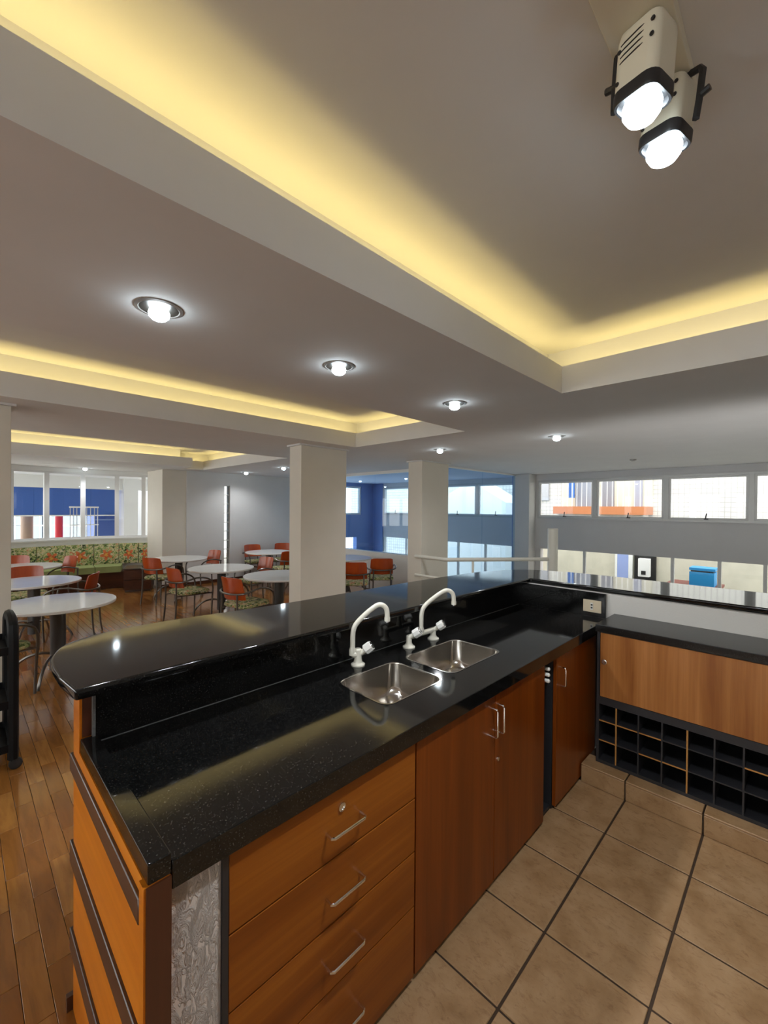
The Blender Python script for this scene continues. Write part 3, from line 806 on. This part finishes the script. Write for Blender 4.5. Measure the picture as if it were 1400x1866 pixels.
# twin spotlight
st = thing('twin_spotlight', 'cream twin spotlight with black brackets on the tray ceiling', 'spotlight', (1.15, .26, HT))
obj('mount_plate', box(.62, 1.385, .205, .335, HT - .040, HT, bev=.004), 'lamp_body', st)
def head(cx, cy, zt, zb, side, tilt):
    d = Vector((tilt[0], tilt[1], zb - zt)); L = d.length; zd = d.normalized()
    xa = Vector((cos(radians(166)), sin(radians(166)), 0)); xa = (xa - zd * xa.dot(zd)).normalized(); ya = zd.cross(xa)
    M = Matrix(((xa.x, ya.x, zd.x, cx), (xa.y, ya.y, zd.y, cy), (xa.z, ya.z, zd.z, zt), (0, 0, 0, 1)))
    sz = .048
    def shell(prof, sec, mat, name, parent, last=True):
        bm = bmesh.new()
        rings = [[bm.verts.new((u * k, v * k, t)) for u, v in sec] for t, k in prof]
        for a, b2 in zip(rings, rings[1:]):
            for i in range(len(a)): bm.faces.new((a[i], a[(i + 1) % len(a)], b2[(i + 1) % len(a)], b2[i]))
        bm.faces.new(rings[0]); bm.faces.new(rings[-1])
        bmesh.ops.transform(bm, matrix=M, verts=bm.verts[:])
        return obj(name, bm, mat, parent)
    h = shell(((0, .80), (.006, .94), (.02, 1.0), (L, 1.0)), rrect(-sz, sz, -sz, sz, .022, 5), 'lamp_body', 'housing', st)
    shell(((L - .008, 1.0), (L + .014, 1.0), (L + .020, .95), (L + .020, .86), (L + .004, .84)), rrect(-sz * 1.05, sz * 1.05, -sz * 1.05, sz * 1.05, .026, 5), 'lamp_black', 'bezel', h)
    bm = bmesh.new(); lathe(bm, [(.034, L + .005), (.040, L + .022), (.039, L + .036), (.030, L + .050), (.016, L + .058), (.003, L + .060)], 28, M); obj('bulb', bm, 'bulb', h)
    for q in range(4):
        pts = [M @ Vector((sz + .0006 - .010 * max(0, abs(a) - .55) ** 2, sz * .15 + sz * .52 * a, .030 + q * .0125 + .004 * a)) for a in (-1, -.6, -.2, .2, .6, 1)]
        obj('vent_slot', tube(bmesh.new(), pts, .0016, 6), 'lamp_black', h)
    for yy, tt in ((sz * .72, .045), (sz * .72, L * .82), (-sz * .75, .03), (-sz * .75, .06)):
        bm = lathe(bmesh.new(), [(.0045, -.001), (.0045, .0015), (.002, .002)], 10, M_to(M @ Vector((sz, yy, tt)), xa)); obj('screw', bm, 'lamp_black', h)
    sd = ya * side if side > 0 else ya * side
    arm = sz + .022
    p = [Vector((cx, cy, HT - .034)), M @ Vector((0, side * (arm - .006), -.004)), M @ Vector((0, side * arm, .006)), M @ Vector((0, side * arm, L * .60)), M @ Vector((0, side * (arm - .002), L * .94))]
    br = obj('bracket', tube(bmesh.new(), p, .0085, 6), 'lamp_black', st)
    q = M @ Vector((0, side * arm, L * .52))
    obj('wing_screw', tube(bmesh.new(), [q, q + (M.to_3x3() @ Vector((0, side, 0))) * .022 + Vector((0, 0, .006))], .008, 8), 'lamp_black', br)
    light('SPOT', 'spot_beam', M @ Vector((0, 0, L + .075)), 32, (.92, .96, 1.0), st, spot_size=radians(120), spot_blend=.8, shadow_soft_size=.04)
head(1.092, .256, HT - .044, 2.640, 1, (.004, .010))
head(1.285, .248, HT - .044, 2.655, -1, (.0, .012))

# ================================================================== DINING FURNITURE
GRP_T = 'round white dining tables'; GRP_C = 'rust-backed tubular armchairs'
def make_table():
    t = thing('dining_table', 'x', 'table', (0, 0, 0), group=GRP_T)
    bm = lathe(bmesh.new(), [(.485, .70), (.497, .704), (.5, .712), (.5, .722), (.497, .728), (.49, .730)], 56); obj('table_top', bm, 'tabletop', t)
    bm = lathe(bmesh.new(), [(.10, .69), (.12, .70)], 20); obj('top_flange', bm, 'ped', t)
    bm = lathe(bmesh.new(), [(.06, .055), (.066, .06), (.066, .69)], 24); obj('pedestal', bm, 'ped', t)
    for k in range(4):
        a = radians(62 + 90 * k); u = Vector((cos(a), sin(a), 0))
        pts = smoothpts([u * .05 + Vector((0, 0, .215)), u * .14 + Vector((0, 0, .225)), u * .25 + Vector((0, 0, .20)), u * .34 + Vector((0, 0, .135)), u * .40 + Vector((0, 0, .05)), u * .42 + Vector((0, 0, 0.0))], 4)
        obj('curved_foot', tube(bmesh.new(), pts, .014, 8), 'tube', t)
    return t
tab = make_table()
TABLES = [((.73, 5.33), 'round white table beside the black trolley and nearest the bar end'),
          ((.713, 7.01), 'round white table between the trolley-side table and the banquette table'),
          ((.769, 8.85), 'round white table closest to the green banquette seat'),
          ((2.972, 8.37), 'round white table in front of the grey pier'),
          ((3.012, 6.63), 'round white table between the pier table and the column table'),
          ((3.29, 5.36), 'round white table half hidden behind the middle beige column'),
          ((4.86, 8.35), 'round white table before the glass-block wall near the glass partition'),
          ((5.42, 6.38), 'round white table beside the low wall of the glass partition')]
for i, ((x, y), lb) in enumerate(TABLES):
    if i == 0: tab.location = (x, y, 0); tab['label'] = lb
    else: copy_thing(tab, (x, y, 0), 0, lb)
def make_chair():      # front faces +X
    t = thing('armchair', 'x', 'chair', (0, 0, 0), group=GRP_C)
    bm = bmesh.new()
    sec = rrect(-.225, .235, -.225, .225, .09, 5); rings = []
    for s, z in ((.90, .420), (1.0, .432), (1.0, .455), (.94, .472), (.70, .480)):
        rings.append([bm.verts.new((u * s, v * s, z)) for u, v in sec])
    for a, b2 in zip(rings, rings[1:]):
        for i in range(len(a)): bm.faces.new((a[i], a[(i + 1) % len(a)], b2[(i + 1) % len(a)], b2[i]))
    bm.faces.new(rings[0][::-1]); bm.faces.new(rings[-1]); obj('seat', bm, 'seat', t)
    # curved backrest
    bm = bmesh.new(); n, mrows = 10, 5; grid = {}
    for s in (0, 1):
        for i in range(n + 1):
            for j in range(mrows + 1):
                a = -1 + 2 * i / n; q = j / mrows
                y = .205 * a * (1 - .06 * q * q); z = .535 + .285 * q
                if j == mrows: z -= .018 * abs(a) ** 6
                x = -.225 - .045 * q + .075 * (a * a) * (1 - .25 * q) - .028 - .012 * s
                grid[s, i, j] = bm.verts.new((x, y, z))
    for i in range(n):
        for j in range(mrows):
            for s in (0, 1):
                f = [grid[s, i, j], grid[s, i + 1, j], grid[s, i + 1, j + 1], grid[s, i, j + 1]]
                bm.faces.new(f if s else f[::-1])
    for i in range(n):
        for j in (0, mrows): bm.faces.new((grid[0, i, j], grid[0, i + 1, j], grid[1, i + 1, j], grid[1, i, j]))
    for j in range(mrows):
        for i in (0, n): bm.faces.new((grid[0, i, j], grid[0, i, j + 1], grid[1, i, j + 1], grid[1, i, j]))
    obj('backrest', bm, 'rust', t)
    hoop = [(.225, -.245, .30), (.235, -.25, .50), (.20, -.258, .60), (.10, -.265, .655), (-.03, -.265, .668), (-.15, -.262, .645), (-.235, -.225, .625), (-.285, -.12, .615), (-.30, 0, .612)]
    hoop = hoop + [(x, -y, z) for x, y, z in hoop[-2::-1]]
    obj('arm_hoop', tube(bmesh.new(), smoothpts(hoop, 4), .0125, 8), 'tube', t)
    for s in (-1, 1):
        obj('leg', tube(bmesh.new(), [(.225, s * .245, .31), (.215, s * .24, 0)], .0125, 8), 'tube', t)
        obj('leg', tube(bmesh.new(), smoothpts([(-.275, s * .15, .615), (-.272, s * .155, .40), (-.285, s * .16, .15), (-.305, s * .165, 0)], 3), .0125, 8), 'tube', t)
        obj('seat_rail', tube(bmesh.new(), [(-.274, s * .155, .415), (.225, s * .243, .415)], .009, 6), 'tube', t)
    obj('cross_rail', tube(bmesh.new(), [(.20, -.24, .414), (.20, .24, .414)], .009, 6), 'tube', t)
    return t
chair = make_chair()
CH = [((2.60, 8.12), 28, 'rust-backed armchair beside the dark box, at the pier table'),
      ((2.46, 6.51), 8, 'rust-backed armchair on the open floor side of the table between pier and column'),
      ((2.69, 5.17), 12, 'rust-backed armchair on the open floor side of the column table'),
      ((3.50, 8.50), 190, 'rust-backed armchair between the pier table and the glass-block wall'),
      ((3.63, 6.70), 186, 'rust-backed armchair on the glass-partition side of the middle table'),
      ((4.93, 9.02), -95, 'rust-backed armchair with its back to the glass-block wall'),
      ((5.60, 8.95), -120, 'rust-backed armchair in the corner of the end wall and the glass partition'),
      ((4.84, 7.66), 84, 'rust-backed armchair facing the glass-block wall with its back to the column'),
      ((4.76, 5.37), 47, 'rust-backed armchair against the middle column facing the low-wall table'),
      ((5.45, 5.46), 52, 'rust-backed armchair facing the low-wall table, beside the handrail column'),
      ((1.07, 6.80), 154, 'rust-backed armchair on the open floor beside the middle window-side table'),
      ((.72, 7.74), -90, 'rust-backed armchair between the middle window-side table and the banquette table'),
      ((.70, 9.58), -100, 'rust-backed armchair between the banquette table and the green seat'),
      ((1.20, 9.06), 197, 'rust-backed armchair turned toward the banquette table with its back to the box'),
      ((.20, 5.02), 30, 'rust-backed armchair hidden behind the black trolley')]
for i, ((x, y), a, lb) in enumerate(CH):
    if i == 0: chair.location = (x, y, 0); chair.rotation_euler = (0, 0, radians(a)); chair['label'] = lb
    else: copy_thing(chair, (x, y, 0), radians(a), lb)

# ---- banquette along the bay
bq = thing('banquette', 'curved banquette with green seat and floral cushioned back', 'bench', (1.767, 10.4, 0))
obj('base', arc_wall(bmesh.new(), 64, 134, 2.27, 2.80, 0, .33), 'bench', bq)
sa = [72.5, 84, 96, 108, 120, 132]
for a0, a1 in zip(sa, sa[1:]):
    bm = arc_wall(bmesh.new(), a0 + .15, a1 - .15, 2.22, 2.74, .33, .455)
    bmesh.ops.bevel(bm, geom=[e for e in bm.edges if e.is_manifold and e.calc_face_angle(0) > 1.0], offset=.02, segments=2, affect='EDGES')
    obj('seat_cushion', bm, 'green', bq)
ba = [61.6, 66.4, 74.1, 83.5, 93.7, 103.3, 112.8, 122.3, 131.8]
for a0, a1 in zip(ba, ba[1:]):
    bm = bmesh.new(); uvl = bm.loops.layers.uv.new('UVMap')
    n = 4; fr_, bk_ = [], []
    for i in range(n + 1):
        a = a0 + .12 + (a1 - a0 - .24) * i / n
        col = []
        for j in range(5):
            q = j / 4; bulge = .016 * (1 - (2 * i / n - 1) ** 4) * (1 - (2 * q - 1) ** 4)
            col.append(bm.verts.new(bay(a, 2.775 - bulge, .445 + .44 * q)))
        fr_.append(col); bk_.append([bm.verts.new(bay(a, 2.855, .445)), bm.verts.new(bay(a, 2.855, .885))])
    for i in range(n):
        for j in range(4):
            f = bm.faces.new((fr_[i][j], fr_[i][j + 1], fr_[i + 1][j + 1], fr_[i + 1][j]))
            for lp, (u, v) in zip(f.loops, ((i, j), (i, j + 1), (i + 1, j + 1), (i + 1, j))): lp[uvl].uv = (u / n, v / 4)
        bm.faces.new((fr_[i][4], bk_[i][1], bk_[i + 1][1], fr_[i + 1][4]))
        bm.faces.new((bk_[i][0], bk_[i + 1][0], bk_[i + 1][1], bk_[i][1]))
        bm.faces.new((fr_[i][0], fr_[i + 1][0], bk_[i + 1][0], bk_[i][0]))
    for i in (0, n): bm.faces.new(fr_[i] + [bk_[i][1], bk_[i][0]])
    obj('back_cushion', bm, 'back', bq)
pbx = thing('side_chest', 'low dark brown wooden chest at the end of the banquette', 'chest', (2.66, 9.68, 0))
Rz = Matrix.Translation((2.66, 9.66, 0)) @ Matrix.Rotation(radians(-22), 4, 'Z')
for nm, dims, mt in (('plinth', (-.225, .225, -.25, .25, 0, .04), 'wood_dark'), ('lower_body', (-.24, .24, -.265, .265, .04, .235), 'bench'), ('upper_body', (-.24, .24, -.265, .265, .243, .44), 'bench'), ('lid', (-.255, .255, -.28, .28, .44, .465), 'wood_dark')):
    bm = box(*dims, bev=.003); bmesh.ops.transform(bm, matrix=Rz, verts=bm.verts[:]); obj(nm, bm, mt, pbx)

# ---- trolley
tro = thing('trolley', 'black tubular serving trolley on castors in front of the column', 'trolley', (-.08, 3.82, 0))
for x in (.262, -.46):
    pts = [(x, 3.60, .07), (x, 3.60, .84), (x, 3.625, .915), (x, 3.69, .95), (x, 3.80, .955), (x, 3.91, .95), (x, 3.975, .915), (x, 4.0, .84), (x, 4.0, .07)]
    obj('end_frame', tube(bmesh.new(), pts, .029, 8), 'blackmetal', tro)
    for y in (3.60, 4.0):
        cst = obj('castor_fork', box(x - .012, x + .02, y - .014, y + .014, .04, .085), 'blackmetal', tro)
        bm = lathe(bmesh.new(), [(.02, -.018), (.034, -.013), (.036, 0), (.034, .013), (.02, .018)], 18, Matrix.Translation((x + .012, y, .036)) @ Matrix.Rotation(pi / 2, 4, 'X')); obj('castor_wheel', bm, 'rubber', cst)
for z in (.12, .40, .745):
    bm = bmesh.new(); plate(bm, rect(-.45, .245, 3.60, 4.0), [], z, z + .012)
    for args in ((-.45, .245, 3.588, 3.60), (-.45, .245, 4.0, 4.012), (-.462, -.45, 3.588, 4.012), (.245, .257, 3.588, 4.012)): bx(bm, *args, z, z + .05)
    obj('tray_shelf', bm, 'blackmetal', tro)

# ---- white handrail and post of the stairs
hr = thing('stair_handrail', 'white tubular handrail from the column to a round post', 'handrail', (5.6, 3.3, 0))
rz = .985
pA = on(757, 1013.5, 0, 5.23)
zA = pA.z
pB = on(815, 1020, 2, zA); pC = on(1000, 1019, 2, zA)
obj('rail', tube(bmesh.new(), smoothpts([pA, pA.lerp(pB, .75), pB, pB.lerp(pC, .15), pC], 5), .030, 10), 'rail', hr)
zl = zA - .30
obj('rail', tube(bmesh.new(), smoothpts([(pA.x, pA.y, zl), Vector((pA.x, pA.y, zl)).lerp(Vector((pB.x, pB.y, zl)), .75), (pB.x, pB.y, zl), (pB.lerp(pC, .15).x, pB.lerp(pC, .15).y, zl), (pC.x, pC.y, zl)], 5), .022, 10), 'rail', hr)
pm_ = pB.lerp(pC, .25)
obj('baluster', tube(bmesh.new(), [(pm_.x, pm_.y, zA), (pm_.x, pm_.y, -2.5)], .018, 8), 'rail', hr)
dpost = (pC - pB); dpost.z = 0; dpost.normalize()
pp = pC + dpost * .065
ztop = 1.70 - (pp.xy.length / Vector((5.7, 2.396)).length) * (1.70 - 1.446)
bm = lathe(bmesh.new(), [(.075, -2.5), (.075, ztop - .006), (.069, ztop)], 28, Matrix.Translation((pp.x, pp.y, 0))); obj('post', bm, 'rail', hr)

# ================================================================== OUTSIDE, window wall side
XO = 13.0
fa = thing('facade', 'white tiled apartment facade across the courtyard', 'building', (XO, 2, -2))
obj('tiled_wall', box(XO, XO + .3, -9, 15, -2.5, 9), 'facade', fa)
def prct(px0, py0, px1, py1, X):
    a, b2 = on(px0, py0, 0, X), on(px1, py1, 0, X)
    return min(a.y, b2.y), max(a.y, b2.y), min(a.z, b2.z), max(a.z, b2.z)
orange = plain('orange_slab_paint', (.42, .15, .055), .6); beige = plain('beige_render', (.55, .53, .45), .7)
y0, y1, z0, z1 = prct(1008, 936, 1178, 923, 12.3)
bal = obj('balcony_slab', box(12.3, 13.0, y0, y1, z0, z1), orange, fa)
obj('slab_underside', box(12.4, 13.0, y0 + .1, y1 - .1, z0 - .12, z0), 'wall', bal)
zr = z1 + 1.05
obj('balcony_rail', box(12.31, 12.34, y0, y1, zr - .03, zr), 'white', bal)
nb = 18
for k in range(nb + 1):
    y = y0 + .01 + (y1 - y0 - .02) * k / nb
    obj('baluster', box(12.315, 12.33, y - .006, y + .006, z1, zr - .03), 'white', bal)
obj('balcony_back_wall', box(12.90, 13.0, y0, y1, z1, z1 + 2.6), beige, bal)
for pxa, pxb, mt in ((1050, 1088, plain('dark_window', (.26, .28, .33), .3)), (1157, 1172, plain('grey_shutter', (.30, .31, .38), .5)), (1098, 1120, plain('dim_doorway', (.22, .22, .25), .4))):
    a, b2, _, _ = prct(pxa, 925, pxb, 880, 12.9); obj('balcony_door', box(12.86, 12.90, a, b2, z1, z1 + 2.1), mt, bal)
a, b2, _, _ = prct(1036, 925, 1048, 880, 12.6)
cl = thing('laundry', 'blue cloth hanging over the apartment balcony', 'cloth', (12.6, (a + b2) / 2, z1))
bm = bmesh.new(); prv = None
for k in range(13):
    y = a + (b2 - a) * k / 12; x = 12.6 + .03 * sin(k * 1.6)
    q = [bm.verts.new((x, y, z1 + .25)), bm.verts.new((x, y, z1 + 2.0)), bm.verts.new((x + .02, y, z1 + 2.0)), bm.verts.new((x + .02, y, z1 + .25))]
    if prv:
        for i in range(4): bm.faces.new((prv[i], prv[(i + 1) % 4], q[(i + 1) % 4], q[i]))
    prv = q
obj('cloth', bm, plain('blue_cloth', (.14, .28, .60), .8), cl)
a, b2, c, d = prct(985, 912, 1001, 880, XO - .02); obj('grey_shutter', box(XO - .06, XO - .003, a, b2, c, c + 1.3), plain('shutter', (.34, .35, .38), .5), fa)
a, b2, c, d = prct(1253, 945, 1266, 899, XO - .3); obj('downpipe', box(XO - .05, XO - .001, a, b2, -2.4, d), plain('white_pipe', (.85, .85, .88), .4), fa)
# white gabled roof seen through the blue glass
rf = thing('neighbour_shed', 'white gabled shed roof seen through the blue glass', 'shed', (11.5, 7.6, -2))
bm = bmesh.new(); A = [on(700, 905, 0, 11.6), on(800, 880, 0, 11.6), on(860, 925, 0, 11.6)]
plate(bm, [(8.9, -2.4), (6.2, -2.4), (6.2, 1.9), (7.4, 2.6), (8.9, 1.9)], [], 11.4, 12.6, 'X'); obj('gable', bm, 'white', rf)
# courtyard under the grey panel
yard = obj('ground_courtyard', box(9.25, 13.0, -9, 15, -1.2, -1.0), plain('courtyard_concrete', (.5, .49, .46), .8, nz=.05), kind='structure', label='pale concrete floor of the courtyard outside the lower glazing')
cw = thing('courtyard_wall', 'beige rendered garden wall outside the lower glazing', 'wall', (11.5, 2, -1))
obj('wall_body', box(11.5, 11.65, -4, 5.2, -1.0, 1.35), plain('beige_tile_wall', (.55, .52, .42), .7, nz=.08), cw)
def outthing(name, label, cat, px0, py0, px1, py1, X, th, mat, zbot=None):
    a, b2, c, d = prct(px0, py0, px1, py1, X)
    t = thing(name, label, cat, (X + th / 2, (a + b2) / 2, c if zbot is None else zbot)); return t, a, b2, (c if zbot is None else zbot), d
t, a, b2, c, d = outthing('service_door', 'pale blue door in the beige courtyard wall', 'door', 1124, 1050, 1145, 1010, 11.4, .1, None, -1.0)
obj('leaf', box(11.44, 11.5, a, b2, c, 1.1), plain('pale_blue_door', (.30, .38, .68), .5), t)
obj('frame_post', box(11.43, 11.5, a - .09, a, c, 1.12), 'white', t); obj('frame_post', box(11.43, 11.5, b2, b2 + .05, c, 1.12), 'white', t)
t, a, b2, c, d = outthing('water_heater', 'white water heater in a black alcove of the courtyard wall', 'heater', 1155, 1056, 1195, 1016, 11.4, .1, None)
obj('alcove', box(11.44, 11.5, a, b2, c - .1, d + .05), 'black', t)
a2, b3, c2, d2 = prct(1163, 1050, 1184, 1019, 11.3); hb = obj('heater_body', box(11.28, 11.44, a2, b3, c2, d2, bev=.01), 'white', t); obj('grille', box(11.27, 11.28, a2 + .07, b3 - .07, c2 + .05, c2 + .14), 'black', hb)
t, a, b2, c, d = outthing('blue_crate', 'bright blue open box on the red table in the courtyard', 'box', 1256, 1066, 1302, 1041, 10.5, .4, None)
crate = plain('blue_plastic', (.02, .28, .62), .4)
obj('crate_body', box(10.5, 10.9, a, b2, c, d - .05), crate, t); obj('crate_lid', box(10.55, 10.95, a - .01, b2 + .01, d - .02, d + .03), crate, t); obj('gap_band', box(10.53, 10.88, a + .02, b2 - .02, d - .05, d - .02), 'black', t)
tt, a3, b4, c3, d3 = outthing('courtyard_table', 'dark red table carrying the blue box outside', 'table', 1212, 1068, 1312, 1062, 10.4, .8, None)
red = plain('dark_red_top', (.18, .05, .04), .5)
obj('table_top', box(10.35, 11.15, a3, b4, c - .05, c - .002), red, tt)
for x in (10.4, 11.1):
    for y in (a3 + .05, b4 - .05): obj('leg', box(x - .025, x + .025, y - .025, y + .025, -1.0, c - .05), red, tt)

# ================================================================== OUTSIDE, bay side
YO = 13.6
def py_(px, py, Y): return on(px, py, 1, Y)
aw = thing('blue_awning', 'blue fabric awning hanging outside the bay window', 'awning', (.6, YO, 1.6))
a, b2 = py_(-60, 884, YO), py_(212, 938, YO)
bm = bmesh.new()
npl = 5; dx = (b2.x - a.x) / npl
awm = plain('blue_awning_fabric', (.04, .12, .43), .6)
for k in range(npl):
    obj('drop_panel', box(a.x + dx * k + .001, a.x + dx * (k + 1) - .001, YO, YO + .03, b2.z, a.z), awm, aw)
obj('front_rail', box(a.x, b2.x, YO - .02, YO + .05, b2.z - .03, b2.z), 'white', aw)
# veranda slab and beam
VZ = 2.47
obj('veranda_ceiling', box(-2.6, 6.0, 11.12, 13.9, VZ, VZ + .12), 'white', kind='structure', label='white veranda ceiling outside the bay window')
obj('veranda_beam', box(-4, 6.2, YO - .05, YO + .25, a.z, VZ), 'white', kind='structure', label='white veranda beam above the blue awning')
obj('veranda_floor', box(-5, 8, 11.2, 15.5, -.3, -.05), plain('veranda_floor', (.72, .70, .66), .7), kind='structure', label='pale veranda floor outside the bay window')
def round_post(label, px0, px1, Y, mat, ztop):
    l, r = py_(px0, 960, Y), py_(px1, 960, Y)
    t = obj('veranda_column', lathe(bmesh.new(), [((r.x - l.x) / 2, -.05), ((r.x - l.x) / 2, ztop)], 24, Matrix.Translation(((l.x + r.x) / 2, Y, 0))), mat, label=label, cat='column')
round_post('brown round column on the veranda below the blue awning', 37, 61, 14.1, plain('brown_paint', (.30, .20, .14), .5), VZ)
round_post('red round column on the veranda below the blue awning', 100, 115, 14.1, plain('red_paint', (.62, .02, .04), .4), VZ)
bp = thing('blue_kiosk', 'blue painted box wall on the veranda beside the red column', 'kiosk', (2.6, 14.4, 0))
a, b2 = py_(172, 975, 13.9), py_(212, 890, 13.9)
obj('wall_panel', box(a.x, b2.x, 13.9, 14.8, -.05, 2.4), plain('kiosk_blue', (.05, .11, .36), .6), bp)
obj('stripe', box(a.x, b2.x, 13.88, 13.9, 1.30, 1.34), plain('kiosk_line', (.16, .25, .5), .5), bp)
a, b2 = py_(226, 975, 13.4), py_(252, 890, 13.4)
obj('veranda_pillar', box(a.x, b2.x, 13.4, 13.9, -.05, VZ), 'white', label='white square pillar at the veranda end', cat='pillar')
a, b2 = py_(252, 975, 14.5), py_(285, 890, 14.5)
obj('veranda_screen', box(a.x, b2.x + 1.0, 14.5, 14.6, -.05, VZ), 'white', label='white wall panel at the veranda corner', cat='wall')
nbm = thing('white_building', 'white apartment block with small windows beyond the veranda', 'building', (2, 26, -3))
obj('wall', box(-8, 14, 26, 30, -3, 12), plain('white_render', (.82, .82, .80), .7), nbm)
winm = plain('far_window', (.22, .28, .36), .3)
for px in (27, 72, 92, 130, 160):
    for py in (943, 972):
        p = py_(px, py, 25.95); wv = obj('window', box(p.x - .32, p.x + .32, 25.93, 26.0, p.z - .35, p.z + .35), winm, nbm)
        obj('window_bar', box(p.x - .02, p.x + .02, 25.9, 25.93, p.z - .35, p.z + .35), 'white', wv)
rl = thing('veranda_railing', 'white metal railing on the veranda near the red column', 'railing', (1.7, 13.3, 0))
for k, px in enumerate((128, 134, 140, 147, 152, 158, 165, 172, 178)):
    p = py_(px, 978, 13.2); obj('bar', box(p.x - .008, p.x + .008, 13.19, 13.21, -.05, 1.65), 'alu', rl)
p0, p1 = py_(126, 935, 13.2), py_(180, 935, 13.2); obj('top_bar', box(p0.x, p1.x, 13.185, 13.215, 1.65, 1.69), 'frame', rl)
obj('middle_bar', box(p0.x, p1.x, 13.185, 13.215, 1.2, 1.225), 'frame', rl)
